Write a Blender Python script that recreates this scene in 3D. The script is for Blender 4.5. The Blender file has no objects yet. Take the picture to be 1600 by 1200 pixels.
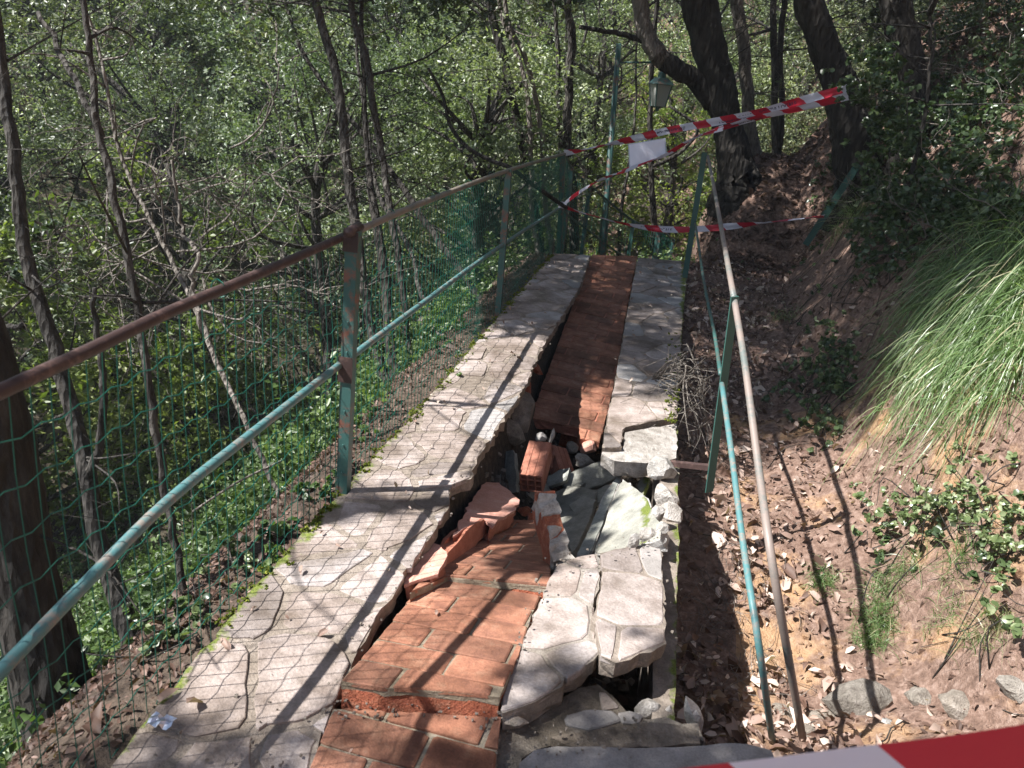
import bpy, math, random
import numpy as np
from mathutils import Vector
random.seed(7); rng=np.random.default_rng(7)
S=bpy.context.scene; COL=S.collection
# ------------------------------------------------------------ camera, sky, sun, exposure
F=1240.0; HC=1.55
d_=np.array([(1068-800)/F,-(157-600)/F,-1.0]); d_/=np.linalg.norm(d_)
ph=math.radians(5.0); e_=np.array([math.cos(ph),-math.sin(ph),0])
u_=np.cross(e_,d_); u_/=np.linalg.norm(u_)
if u_[1]<0: u_=-u_
x_=np.cross(d_,u_); M=np.array([x_,d_,u_])        # camera axes -> world
O=np.array([0,0,HC])
cd=bpy.data.cameras.new('camera'); cam=bpy.data.objects.new('camera',cd); COL.objects.link(cam)
from mathutils import Matrix
mw=Matrix(M.tolist()).to_4x4(); mw.translation=Vector(O); cam.matrix_world=mw
cd.sensor_width=36; cd.lens=36*F/1600; cd.clip_start=.05; cd.clip_end=400
cd.dof.use_dof=True; cd.dof.focus_distance=4.5; cd.dof.aperture_fstop=6.5
S.camera=cam
SUN=np.array([-.70,-.33,1.0]); SUN/=np.linalg.norm(SUN)
W=bpy.data.worlds.new('World'); S.world=W; W.use_nodes=True
nt=W.node_tree; nt.nodes.clear()
sk=nt.nodes.new('ShaderNodeTexSky'); sk.sky_type='NISHITA'; sk.sun_disc=False
sk.sun_elevation=math.asin(SUN[2]); sk.sun_rotation=math.atan2(SUN[0],SUN[1])
bg=nt.nodes.new('ShaderNodeBackground'); bg.inputs[1].default_value=.07
wo=nt.nodes.new('ShaderNodeOutputWorld'); nt.links.new(sk.outputs[0],bg.inputs[0]); nt.links.new(bg.outputs[0],wo.inputs[0])
sl=bpy.data.lights.new('sun','SUN'); sl.energy=5.0; sl.angle=math.radians(.53); sl.color=(1,.975,.945)
so=bpy.data.objects.new('sun',sl); COL.objects.link(so)
so.rotation_euler=Vector((-SUN).tolist()).to_track_quat('-Z','Y').to_euler(); so.location=(-8,-4,12)
S.view_settings.view_transform='Standard'; S.view_settings.look='None'; S.view_settings.exposure=1.22; S.view_settings.gamma=1
S.view_settings.use_curve_mapping=False
try: S.cycles.max_bounces=6; S.cycles.transparent_max_bounces=6
except Exception: pass
# ------------------------------------------------------------ maths helpers
def ray(px,py): return M@np.array([(px-800)/F,-(py-600)/F,-1.0])
def atz(px,py,z=0.): r=ray(px,py); return O+(z-HC)/r[2]*r
def aty(px,py,y): r=ray(px,py); return O+y/r[1]*r
def atx(px,py,x): r=ray(px,py); return O+x/r[0]*r
def pxm(P):                                     # pixels per metre at a point
    c=M.T@(np.asarray(P)-O); return F/-c[2]
def vnoise(x,y,s=0):
    x=np.asarray(x,float); y=np.asarray(y,float)
    xi=np.floor(x).astype(np.int64); yi=np.floor(y).astype(np.int64); fx=x-xi; fy=y-yi
    fx=fx*fx*(3-2*fx); fy=fy*fy*(3-2*fy)
    def h(a,b):
        v=(a*374761393+b*668265263+s*974711)&0x7fffffff
        v=((v^(v>>13))*1274126177)&0x7fffffff
        return ((v^(v>>16))&0xffff)/65535.0
    return (h(xi,yi)*(1-fx)+h(xi+1,yi)*fx)*(1-fy)+(h(xi,yi+1)*(1-fx)+h(xi+1,yi+1)*fx)*fy
def fbm(x,y,s=0,o=4):
    r=0;a=.5
    for i in range(o): r=r+a*(vnoise(x*2**i,y*2**i,s+i)-.5); a*=.5
    return r
def sm(a,b,x): t=np.clip((x-a)/(b-a),0,1); return t*t*(3-2*t)
def height(x,y,noise=True):
    x=np.asarray(x,float); y=np.asarray(y,float)
    # left: verge, steep bank, ravine, far slope
    l=np.interp(x,[-9,-7,-5,-3,-2.2,-1.75,-1.45,-1.3,-1.1],[-4.9,-4.7,-3.9,-2.15,-1.2,-.56,-.22,-.11,-.07])
    # walkway strip: earth below the paving, hollow under the collapse
    hole=sm(1.62,1.85,y)*(1-sm(4.6,5.2,y)); left_earth=np.interp(x,[-.74,-.70,-.62,-.45],[-.08,-.20,-.50,-.70])
    farbed=-.14-.40*sm(8.0,5.0,y)
    mid=np.where(x<-.74,-.075,hole*left_earth+(1-hole)*np.where(y<1.7,-.13,farbed))
    mid=np.where(y>7.9,-.14,mid)
    # right: ditch, bank
    z0=np.interp(y,[1.75,2.1,2.6,3.0,3.5,4.5,6,8],[-.10,-.45,-.62,-.58,-.42,-.34,-.16,-.02])
    xb=np.interp(y,[1.5,2.5,4,6,8,10],[1.7,1.2,1.15,1.1,1.22,1.5])
    r=z0+.42*np.clip(x-.75,0,None)*sm(9,3,y)+1.5*np.clip(x-xb,0,1.1)+.85*np.clip(x-xb-1.1,0,9)
    z=np.where(x<-1.12,l,np.where(x<.22,mid,r))
    # beyond the crest
    down=-.14-.55*np.clip(y-8.25,0,None)
    mound=.95*sm(8.6,10.3,y)*(1-sm(11.5,15,y)*1.6)
    fr=np.where(x<.35,down,r*(1-sm(12,20,y)*.4)+mound*sm(.3,1.0,x)+(down-0)*(1-sm(.3,.6,x)))
    fr=np.where(x<-1.12,np.minimum(l,down),fr)
    z=np.where(y>8.25,fr,z); z=np.maximum(z,-5)
    rr=np.hypot(x,y); far=-5+.62*np.clip(rr-9.5,0,60)
    far=np.where(x<.5,far,far-(x-.5)*.6)
    z=np.where((x<0)|(y>10),np.maximum(z,far),z)
    z=np.minimum(z,14)
    if noise:
        k=np.where((x>-1.12)&(x<.24)&(y<8.3),.35,1.)
        z=z+k*(.10*fbm(x*1.7,y*1.7,3)+(.05+.05*sm(.3,.6,x)*(1-sm(5,7,y)))*fbm(x*9,y*9,5,4))+np.where(rr>9,.8*fbm(x*.25,y*.25,9),0)
    return z
def ground(px,py,smin=.8,smax=60):
    r=ray(px,py); r=r/np.linalg.norm(r); t=np.arange(smin,smax,.02)
    P=O+t[:,None]*r; b=P[:,2]<height(P[:,0],P[:,1])
    if not b.any(): return P[-1]
    return P[np.argmax(b)]
def obj(name,mesh,parent=None,loc=None,kind=None):
    o=bpy.data.objects.new(name,mesh); COL.objects.link(o)
    if parent is not None: o.parent=parent
    if loc is not None: o.location=[float(v) for v in loc]
    if kind: o['kind']=kind
    return o
def thing(name,label,cat,loc=(0,0,0),group=None):
    o=bpy.data.objects.new(name,None); COL.objects.link(o); o.empty_display_size=.1
    o.location=[float(v) for v in loc]; o['label']=label; o['category']=cat
    if group: o['group']=group
    return o
def tag(o,label,cat,group=None,kind=None):
    o['label']=label; o['category']=cat
    if group: o['group']=group
    if kind: o['kind']=kind
    return o
def mesh_np(name,V,Fc,mat=None,smooth=False,tint=None,k=3):
    V=np.asarray(V,np.float32); Fc=np.asarray(Fc,np.int32)
    me=bpy.data.meshes.new(name); me.vertices.add(len(V)); me.vertices.foreach_set('co',V.ravel())
    me.loops.add(Fc.size); me.loops.foreach_set('vertex_index',Fc.ravel())
    me.polygons.add(len(Fc)); me.polygons.foreach_set('loop_start',np.arange(0,Fc.size,Fc.shape[1],dtype=np.int32))
    me.polygons.foreach_set('loop_total',np.full(len(Fc),Fc.shape[1],np.int32))
    if smooth: me.polygons.foreach_set('use_smooth',np.ones(len(Fc),bool))
    if tint is not None:
        a=me.attributes.new('tint','FLOAT','POINT'); a.data.foreach_set('value',np.asarray(tint,np.float32))
    me.update(calc_edges=True)
    if mat: me.materials.append(mat)
    return me
def mesh_py(name,V,Fc,mat=None,smooth=False):
    me=bpy.data.meshes.new(name); me.from_pydata([tuple(map(float,v)) for v in V],[],Fc); me.update()
    if smooth:
        for p in me.polygons: p.use_smooth=True
    if mat: me.materials.append(mat)
    return me
class MB:                                       # collects geometry for one mesh
    def __init__(s): s.v=[]; s.f=[]
    def add(s,V,Fc):
        n=len(s.v); s.v+= [tuple(v) for v in V]; s.f+=[tuple(i+n for i in f) for f in Fc]
    def build(s,name,mat,parent=None,smooth=False,kind=None,org=(0,0,0)):
        if parent is not None: org=np.array(parent.location)
        V=np.array(s.v)-np.array(org)
        return obj(name,mesh_py(name,V,s.f,mat,smooth),parent,None if parent is not None else org,kind)
def tube(P,R,n=8,rough=0.,seed=0,caps=True):
    P=np.asarray(P,float); R=np.broadcast_to(np.asarray(R,float),(len(P),)); V=[];Fc=[]
    T=np.gradient(P,axis=0); T/=np.linalg.norm(T,axis=1)[:,None]+1e-9
    a=np.array([1.,0,0]) if abs(T[0][0])<.8 else np.array([0,1.,0])
    rs=np.random.default_rng(seed)
    for i,(p,t) in enumerate(zip(P,T)):
        a=a-t*(a@t); a/=np.linalg.norm(a)+1e-9; b=np.cross(t,a)
        for j in range(n):
            th=2*math.pi*j/n; q=R[i]*(1+(rough*(rs.random()-.5)*2 if n<10 else rough*(2.4*(float(vnoise(j*.55+seed,i*.16,seed))-.5)+1.6*(float(vnoise((j%n)*1.3,i*.5,seed+3))-.5)+.5*(rs.random()-.5))))
            V.append(p+q*(math.cos(th)*a+math.sin(th)*b))
    for i in range(len(P)-1):
        for j in range(n): Fc.append((i*n+j,i*n+(j+1)%n,(i+1)*n+(j+1)%n,(i+1)*n+j))
    if caps: Fc.append(tuple(range(n-1,-1,-1))); Fc.append(tuple((len(P)-1)*n+j for j in range(n)))
    return V,Fc
def smooth_line(P,n=6):
    P=np.asarray(P,float)
    if len(P)<3: return np.array([P[0]+(P[-1]-P[0])*t for t in np.linspace(0,1,n+1)])
    Q=np.vstack([2*P[0]-P[1],P,2*P[-1]-P[-2]]); out=[]
    for i in range(1,len(Q)-2):
        for k in range(n):
            t=k/n; out.append(.5*((2*Q[i])+(-Q[i-1]+Q[i+1])*t+(2*Q[i-1]-5*Q[i]+4*Q[i+1]-Q[i+2])*t*t+(-Q[i-1]+3*Q[i]-3*Q[i+1]+Q[i+2])*t**3))
    out.append(P[-1]); return np.array(out)
def box(c,ax,ay,az):
    c=np.asarray(c,float); ax,ay,az=map(lambda v:np.asarray(v,float),(ax,ay,az)); V=[]
    for k in (-1,1):
        for j in (-1,1):
            for i in (-1,1): V.append(c+i*ax+j*ay+k*az)
    return V,[(0,2,3,1),(4,5,7,6),(0,1,5,4),(2,6,7,3),(0,4,6,2),(1,3,7,5)]
# ------------------------------------------------------------ materials
def newmat(name):
    m=bpy.data.materials.new(name); m.use_nodes=True; t=m.node_tree; t.nodes.clear()
    o=t.nodes.new('ShaderNodeOutputMaterial'); b=t.nodes.new('ShaderNodeBsdfPrincipled'); t.links.new(b.outputs[0],o.inputs[0])
    return m,t,b,o
def nz(t,scale,detail=4,rough=.6,obj_=False,dist=0):
    n=t.nodes.new('ShaderNodeTexNoise'); n.inputs['Scale'].default_value=scale; n.inputs['Detail'].default_value=detail
    n.inputs['Roughness'].default_value=rough; n.inputs['Distortion'].default_value=dist
    g=t.nodes.new('ShaderNodeNewGeometry'); t.links.new(g.outputs['Position'],n.inputs['Vector']); return n
def ramp(t,src,stops):
    r=t.nodes.new('ShaderNodeValToRGB'); el=r.color_ramp.elements
    while len(el)<len(stops): el.new(.5)
    for e,(p,c) in zip(el,stops): e.position=p; e.color=(*c,1) if len(c)==3 else c
    t.links.new(src,r.inputs[0]); return r.outputs[0]
def mix(t,fac,a,b,mode='MIX'):
    m=t.nodes.new('ShaderNodeMix'); m.data_type='RGBA'; m.blend_type=mode
    for s,i in ((fac,0),(a,6),(b,7)):
        if isinstance(s,(int,float)): m.inputs[i].default_value=s
        elif isinstance(s,tuple): m.inputs[i].default_value=(*s,1)
        else: t.links.new(s,m.inputs[i])
    return m.outputs[2]
def math_(t,op,a,b=0.,c=None):
    m=t.nodes.new('ShaderNodeMath'); m.operation=op
    for i,s in enumerate((a,b,c)):
        if s is None: continue
        if isinstance(s,(int,float)): m.inputs[i].default_value=s
        else: t.links.new(s,m.inputs[i])
    return m.outputs[0]
def bump(t,b,src,strength=.5,dist=.01):
    n=t.nodes.new('ShaderNodeBump'); n.inputs['Strength'].default_value=strength; n.inputs['Distance'].default_value=dist
    t.links.new(src,n.inputs['Height']); t.links.new(n.outputs[0],b.inputs['Normal'])
def moss_fac(t,noise,edges):
    """green growth: patchy noise, stronger along given world X bands"""
    g=t.nodes.new('ShaderNodeNewGeometry'); s=t.nodes.new('ShaderNodeSeparateXYZ'); t.links.new(g.outputs['Position'],s.inputs[0])
    tot=None
    for x0,w in edges:
        a=math_(t,'SUBTRACT',s.outputs[0],x0); a=math_(t,'ABSOLUTE',a); a=math_(t,'DIVIDE',a,w); a=math_(t,'SUBTRACT',1.,a); a=math_(t,'MAXIMUM',a,0.)
        tot=a if tot is None else math_(t,'MAXIMUM',tot,a)
    v=math_(t,'MULTIPLY',tot,.46); v=math_(t,'ADD',v,noise); v=math_(t,'SUBTRACT',v,.78); v=math_(t,'MULTIPLY',v,9.)
    m=t.nodes.new('ShaderNodeClamp'); t.links.new(v,m.inputs[0]); return m.outputs[0]
def stony(name,c0,c1,c2,scale=14,rough=.85,bs=.35,bd=.006,var=.25,moss=None,fine=160,grime=.5):
    m,t,b,o=newmat(name)
    n1=nz(t,scale,6,.65); n2=nz(t,fine,3,.7); n3=nz(t,3.1,5,.65)
    c=ramp(t,n1.outputs[0],[(.32,c0),(.52,c1),(.70,c2)])
    c=mix(t,.35,c,ramp(t,n2.outputs[0],[(.3,(.25,.25,.25)),(.62,(.75,.75,.75))]),'OVERLAY')
    g=ramp(t,n3.outputs[0],[(.38,(.35,.31,.25)),(.56,(1,1,1))]); c=mix(t,grime,c,g,'MULTIPLY')
    oi=t.nodes.new('ShaderNodeObjectInfo')
    v=ramp(t,oi.outputs['Random'],[(0,(1-var,1-var,1-var)),(.3,(1-var*.45,.97-var*.5,.95-var*.55)),(.65,(1,.97,.95)),(1,(1-var*.2,1-var*.15,1-var*.1))]); c=mix(t,1.,c,v,'MULTIPLY')
    if moss:
        f=moss_fac(t,nz(t,11,5,.7).outputs[0],moss); c=mix(t,f,c,ramp(t,n2.outputs[0],[(.3,(.05,.07,.012)),(.7,(.19,.23,.035))]))
    t.links.new(c,b.inputs['Base Color']); b.inputs['Roughness'].default_value=rough
    h=math_(t,'ADD',math_(t,'MULTIPLY',n1.outputs[0],.7),math_(t,'MULTIPLY',n2.outputs[0],.3)); bump(t,b,h,bs,bd*2)
    return m
EDGE=[(-1.12,.13),(.245,.07)]
m_stone=stony('flagstone',(.27,.225,.20),(.38,.33,.305),(.47,.415,.395),scale=11,bs=.9,moss=EDGE,grime=.8,fine=110,var=.42)
m_stone_g=stony('grey_flagstone',(.27,.26,.25),(.36,.345,.335),(.44,.425,.415),scale=7,bs=.4,moss=EDGE,grime=.4)
m_mortar=stony('old_mortar',(.21,.18,.15),(.30,.26,.22),(.39,.345,.30),scale=26,bs=.9,bd=.008,moss=EDGE,grime=.6)
m_conc=stony('broken_concrete',(.30,.28,.25),(.48,.46,.43),(.60,.58,.55),scale=30,bs=1.,bd=.015,grime=.3)
m_kerb=stony('kerb_mortar',(.15,.13,.105),(.23,.20,.165),(.31,.275,.23),scale=26,bs=1.,bd=.012,grime=.8)
m_step=stony('step_stone',(.20,.20,.20),(.28,.275,.275),(.35,.345,.34),scale=7,bs=.5,grime=.6)  # darker tone and grime stand in for shade on the front step
m_slate=stony('slate',(.20,.205,.18),(.30,.305,.27),(.40,.40,.35),scale=16,bs=.6,moss=[(0.10,.05)],grime=.3)
m_brick=stony('paving_brick',(.27,.12,.078),(.385,.175,.108),(.46,.26,.175),scale=16,bs=.7,var=.42,grime=.75)
m_brickj=stony('brick_joint',(.20,.17,.12),(.28,.24,.18),(.34,.31,.25),scale=30,bs=.7,grime=.6)
m_brickraw=stony('broken_brick',(.40,.10,.05),(.52,.16,.08),(.58,.26,.16),scale=40,bs=1.2,bd=.014,grime=.5)
m_terra=stony('terracotta',(.55,.27,.20),(.62,.33,.26),(.68,.42,.35),scale=10,bs=.12,grime=.2,var=.1)
m_terrad=stony('hollow_clay',(.33,.12,.075),(.42,.17,.11),(.50,.23,.16),scale=12,bs=.3,grime=.3,var=.2)
m_rock=stony('rubble_rock',(.19,.165,.14),(.30,.27,.23),(.42,.38,.34),scale=22,bs=1.,bd=.015,grime=.5)
m_white=stony('white_plaster',(.30,.28,.25),(.50,.48,.45),(.64,.62,.59),scale=24,bs=1.,bd=.014,grime=.45)
def metal(name,c,rust,thr=.62,rough=.5,sc=9):
    m,t,b,o=newmat(name); n=nz(t,sc,6,.7); n2=nz(t,70,3,.6); v=math_(t,'ADD',math_(t,'MULTIPLY',n.outputs[0],.8),math_(t,'MULTIPLY',n2.outputs[0],.2))
    co=ramp(t,v,[(thr-.07,c),(thr,tuple(.5*(x+y) for x,y in zip(c,rust))),(thr+.04,rust)])
    t.links.new(co,b.inputs['Base Color']); b.inputs['Roughness'].default_value=rough; bump(t,b,n2.outputs[0],.25,.003); return m
m_green=metal('green_paint',(.04,.11,.10),(.19,.085,.06),.57,.5,14)
m_greenl=metal('worn_teal_paint',(.08,.195,.20),(.22,.20,.175),.55,.45,20)
m_dgreen=metal('dark_green_paint',(.035,.10,.085),(.12,.06,.04),.68)
m_rust=metal('rust_brown_paint',(.050,.030,.027),(.115,.070,.060),.57,.5,22)
m_railg=metal('grey_green_pipe',(.20,.17,.14),(.10,.12,.11),.55,.45,6)
m_railr=metal('bare_weathered_pipe',(.24,.195,.17),(.13,.15,.14),.55,.5,5)
m_wire,t,b,o=newmat('green_plastic_wire'); b.inputs['Base Color'].default_value=(.012,.115,.082,1); b.inputs['Roughness'].default_value=.35
m_farmesh,t,b,o=newmat('green_net'); b.inputs['Base Color'].default_value=(.015,.14,.10,1); b.inputs['Roughness'].default_value=.4
def soilmat():
    m,t,b,o=newmat('forest_soil'); n1=nz(t,2.2,6,.65); n2=nz(t,30,5,.7); n3=nz(t,120,3,.7)
    c=ramp(t,n2.outputs[0],[(.3,(.095,.055,.04)),(.5,(.215,.135,.10)),(.7,(.37,.26,.21))])
    oc=ramp(t,n1.outputs[0],[(.50,(0,0,0)),(.62,(.85,.85,.85))])
    g=t.nodes.new('ShaderNodeNewGeometry'); s=t.nodes.new('ShaderNodeSeparateXYZ'); t.links.new(g.outputs['Position'],s.inputs[0])
    rgt=math_(t,'GREATER_THAN',s.outputs[0],.55); rg2=math_(t,'LESS_THAN',s.outputs[1],4.9); rgt=math_(t,'MULTIPLY',rgt,rg2)
    f=math_(t,'MULTIPLY',oc,rgt); c=mix(t,f,c,ramp(t,n2.outputs[0],[(.35,(.36,.20,.10)),(.65,(.52,.34,.19))]))
    lf=math_(t,'LESS_THAN',s.outputs[0],-1.9); c=mix(t,math_(t,'MULTIPLY',lf,.75),c,ramp(t,n2.outputs[0],[(.35,(.018,.03,.008)),(.7,(.06,.09,.025))]))
    vg=math_(t,'LESS_THAN',s.outputs[0],-1.1); c=mix(t,math_(t,'MULTIPLY',vg,.8),c,ramp(t,n2.outputs[0],[(.35,(.03,.024,.017)),(.7,(.10,.075,.05))]))  # verge mixed darker: humus tone, also standing in for the shade there
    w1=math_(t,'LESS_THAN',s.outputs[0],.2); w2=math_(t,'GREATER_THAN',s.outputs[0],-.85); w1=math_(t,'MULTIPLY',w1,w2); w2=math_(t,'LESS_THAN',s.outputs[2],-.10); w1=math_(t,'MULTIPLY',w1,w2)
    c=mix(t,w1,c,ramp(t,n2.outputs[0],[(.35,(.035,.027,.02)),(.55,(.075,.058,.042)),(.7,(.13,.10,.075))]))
    t.links.new(c,b.inputs['Base Color']); b.inputs['Roughness'].default_value=.95
    bump(t,b,math_(t,'ADD',n2.outputs[0],math_(t,'MULTIPLY',n3.outputs[0],.5)),.8,.02); return m
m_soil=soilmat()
def leafmat(name,stops,rough=.38,trans=.28,spec=.5,objvar=True):
    m,t,b,o=newmat(name); a=t.nodes.new('ShaderNodeAttribute'); a.attribute_name='tint'
    c=ramp(t,a.outputs['Fac'],stops)
    if objvar:
        oi=t.nodes.new('ShaderNodeObjectInfo'); v=ramp(t,oi.outputs['Random'],[(0,(.6,.7,.66)),(.5,(1,1,1)),(1,(1.45,1.45,1.2))]); c=mix(t,1.,c,v,'MULTIPLY')
    t.links.new(c,b.inputs['Base Color']); b.inputs['Roughness'].default_value=rough
    b.inputs['Specular IOR Level'].default_value=spec
    tr=t.nodes.new('ShaderNodeBsdfTranslucent'); t.links.new(mix(t,1.,c,(1.5,1.7,.7),'MULTIPLY'),tr.inputs[0])
    ms=t.nodes.new('ShaderNodeMixShader'); ms.inputs[0].default_value=trans
    t.links.new(b.outputs[0],ms.inputs[1]); t.links.new(tr.outputs[0],ms.inputs[2]); t.links.new(ms.outputs[0],o.inputs[0]); return m
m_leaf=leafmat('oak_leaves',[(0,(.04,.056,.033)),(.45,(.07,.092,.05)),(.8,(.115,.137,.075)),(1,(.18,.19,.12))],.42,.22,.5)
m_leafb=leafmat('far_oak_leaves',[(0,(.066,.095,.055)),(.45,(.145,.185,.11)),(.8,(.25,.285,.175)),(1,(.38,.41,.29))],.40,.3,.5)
m_leafy=leafmat('yellow_green_leaves',[(0,(.06,.09,.02)),(.5,(.11,.15,.035)),(1,(.20,.23,.07))],.45,.35)
m_under=leafmat('undergrowth_leaves',[(0,(.03,.055,.018)),(.5,(.07,.12,.035)),(1,(.15,.21,.07))],.42,.35,.5,False)
m_ivy=leafmat('ivy_leaves',[(0,(.025,.045,.022)),(.5,(.07,.11,.045)),(.85,(.17,.22,.09)),(1,(.38,.42,.26))],.33,.25,.6,False)
m_grass=leafmat('grass_blades',[(0,(.05,.085,.02)),(.5,(.135,.22,.08)),(.85,(.30,.40,.21)),(.93,(.42,.38,.24)),(1,(.52,.46,.32))],.33,.35,.6,False)
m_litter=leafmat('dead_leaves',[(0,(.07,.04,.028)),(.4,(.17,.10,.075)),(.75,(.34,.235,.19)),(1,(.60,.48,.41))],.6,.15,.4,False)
m_moss=leafmat('moss',[(0,(.05,.07,.01)),(.6,(.13,.16,.02)),(1,(.24,.26,.04))],.8,.2,.2,False)
def barkmat(name,a_,b_,c_,sc=18):
    m,t,b,o=newmat(name); tc=t.nodes.new('ShaderNodeNewGeometry'); mp=t.nodes.new('ShaderNodeMapping'); mp.inputs['Scale'].default_value=(1,1,.28)
    t.links.new(tc.outputs['Position'],mp.inputs[0]); n=t.nodes.new('ShaderNodeTexNoise'); n.inputs['Scale'].default_value=sc; n.inputs['Detail'].default_value=7; n.inputs['Roughness'].default_value=.7
    t.links.new(mp.outputs[0],n.inputs['Vector']); v=t.nodes.new('ShaderNodeTexVoronoi'); v.inputs['Scale'].default_value=sc*2.2; t.links.new(mp.outputs[0],v.inputs['Vector'])
    n3=nz(t,2.5,4); c=ramp(t,n.outputs[0],[(.33,a_),(.5,b_),(.68,c_)]); c=mix(t,.4,c,ramp(t,n3.outputs[0],[(.4,(.5,.5,.45)),(.6,(1,1,1))]),'MULTIPLY')
    t.links.new(c,b.inputs['Base Color']); b.inputs['Roughness'].default_value=.9
    bump(t,b,math_(t,'ADD',n.outputs[0],v.outputs[0]),1.,.035); return m
m_bark=barkmat('bark',(.026,.023,.020),(.058,.051,.044),(.13,.118,.102))
m_barkd=barkmat('dark_bark',(.014,.012,.010),(.032,.027,.022),(.07,.06,.05),12)
m_barkp=barkmat('pale_bark',(.11,.092,.078),(.20,.175,.15),(.34,.30,.265),22)
# ------------------------------------------------------------ ground
def axis(parts):
    out=[]
    for a,b,st in parts: out+=list(np.arange(a,b,st))
    return np.array(out)
gx=axis([(-70,-30,2),(-30,-12,.8),(-12,-4,.3),(-4,-1.8,.1),(-1.8,2.6,.03),(2.6,6,.12),(6,14,.5),(14,46,2)])
gy=axis([(-6,0,.5),(0,1,.1),(1,5.2,.03),(5.2,11,.07),(11,16,.25),(16,40,.8),(40,76,2)])
GX,GY=np.meshgrid(gx,gy); GZ=height(GX,GY); nx,ny=len(gx),len(gy)
I=np.arange(nx*ny).reshape(ny,nx); Q=np.stack([I[:-1,:-1],I[:-1,1:],I[1:,1:],I[1:,:-1]],-1).reshape(-1,4)
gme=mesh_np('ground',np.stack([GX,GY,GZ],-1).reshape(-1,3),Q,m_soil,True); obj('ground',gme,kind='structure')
# ------------------------------------------------------------ frames, cells, pieces
class Frame:
    def __init__(s,anchors):                    # three (px,py,z) -> plane
        P=[atz(*a) for a in anchors]; s.o=P[0]; n=np.cross(P[1]-P[0],P[2]-P[0]); n/=np.linalg.norm(n)
        if n[2]<0: n=-n
        s.n=n; u=np.array([1.,0,0]); u-=n*(u@n); s.u=u/np.linalg.norm(u); s.v=np.cross(s.n,s.u)
    def px(s,px,py): r=ray(px,py); t=((s.o-O)@s.n)/(r@s.n); return s.w2(O+t*r)
    def w2(s,P): q=np.asarray(P)-s.o; return np.array([q@s.u,q@s.v])
    def w(s,p,h=0.): return s.o+p[0]*s.u+p[1]*s.v+h*s.n
def area(p): x,y=np.array(p).T; return .5*np.sum(x*np.roll(y,-1)-y*np.roll(x,-1))
def ccw(p): p=[np.asarray(q,float) for q in p]; return p if area(p)>0 else p[::-1]
def clip(poly,n,c):                             # keep n.p<=c
    out=[]
    for i in range(len(poly)):
        a,b=poly[i],poly[(i+1)%len(poly)]; da,db=n@a-c,n@b-c
        if da<=0: out.append(a)
        if da*db<0: out.append(a+(b-a)*(da/(da-db)))
    return out
def voronoi(poly,seeds,joint):
    cells=[]
    for i,s in enumerate(seeds):
        c=[q.copy() for q in poly]
        for j,q in enumerate(seeds):
            if i==j: continue
            d=q-s; L=np.linalg.norm(d)
            if L>1.2: continue
            n=d/L; c=clip(c,n,n@((s+q)/2)-joint/2)
            if len(c)<3: break
        if len(c)>=3 and abs(area(c))>.0012: cells.append(c)
    return cells
def dedupe(c,eps=.006):
    out=[]
    for p in c:
        if not out or np.linalg.norm(p-out[-1])>eps: out.append(p)
    if len(out)>1 and np.linalg.norm(out[0]-out[-1])<eps: out.pop()
    return out
def rounded(c,cut=.18,jit=.004):
    c=dedupe(c); out=[]
    for i in range(len(c)):
        a,b=c[i],c[(i+1)%len(c)]
        out.append(a+(b-a)*cut); out.append(b+(a-b)*cut)
        if np.linalg.norm(b-a)>.12: out.insert(-1,(a+b)/2)
    return [p+rng.normal(0,jit,2) for p in dedupe(out,.003)]
def shrink(c,d):
    m=np.mean(c,axis=0); r=np.mean([np.linalg.norm(p-m) for p in c]); k=max(.3,1-d/r); return [m+(p-m)*k for p in c]
def prism(fr,c,top,depth,bev=.004,tilt=0.):
    """three rings: inset top, shoulder, bottom; tilt in m per m"""
    n=len(c); m=np.mean(c,axis=0); t1,t2=(rng.normal(0,tilt,2) if tilt else (0,0))
    f=lambda p:(p-m)[0]*t1+(p-m)[1]*t2
    V=[fr.w(p,top+f(p)) for p in shrink(c,bev*1.6)]+[fr.w(p,top-bev+f(p)) for p in c]+[fr.w(p,top-depth) for p in c]
    Fc=[tuple(range(n))]
    for r in (0,1):
        for i in range(n): j=(i+1)%n; Fc.append((r*n+i,(r+1)*n+i,(r+1)*n+j,r*n+j))
    return V,Fc
def piece(fr,c,top,depth,mat,name,parent,bev=.004,tilt=0.,label=None):
    V,Fc=prism(fr,c,top,depth,bev,tilt); V=np.array(V); o=V.mean(axis=0); base=np.array(parent.location) if parent.type=='EMPTY' else np.zeros(3)
    ob=obj(name,mesh_py(name,V-o,Fc,mat),parent,o-base)
    if label: ob['label']=label
    return ob
def ragged(c,amp,step=.035):
    """rough broken outline"""
    out=[]; c=[np.asarray(p) for p in c]
    for i in range(len(c)):
        a,b=c[i],c[(i+1)%len(c)]; L=np.linalg.norm(b-a); k=max(1,int(L/step)); nn=np.array([(b-a)[1],-(b-a)[0]])/(L+1e-9)
        for j in range(k):
            p=a+(b-a)*j/k; out.append(p+(nn*rng.normal(0,amp) if j else 0))
    return out
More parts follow.
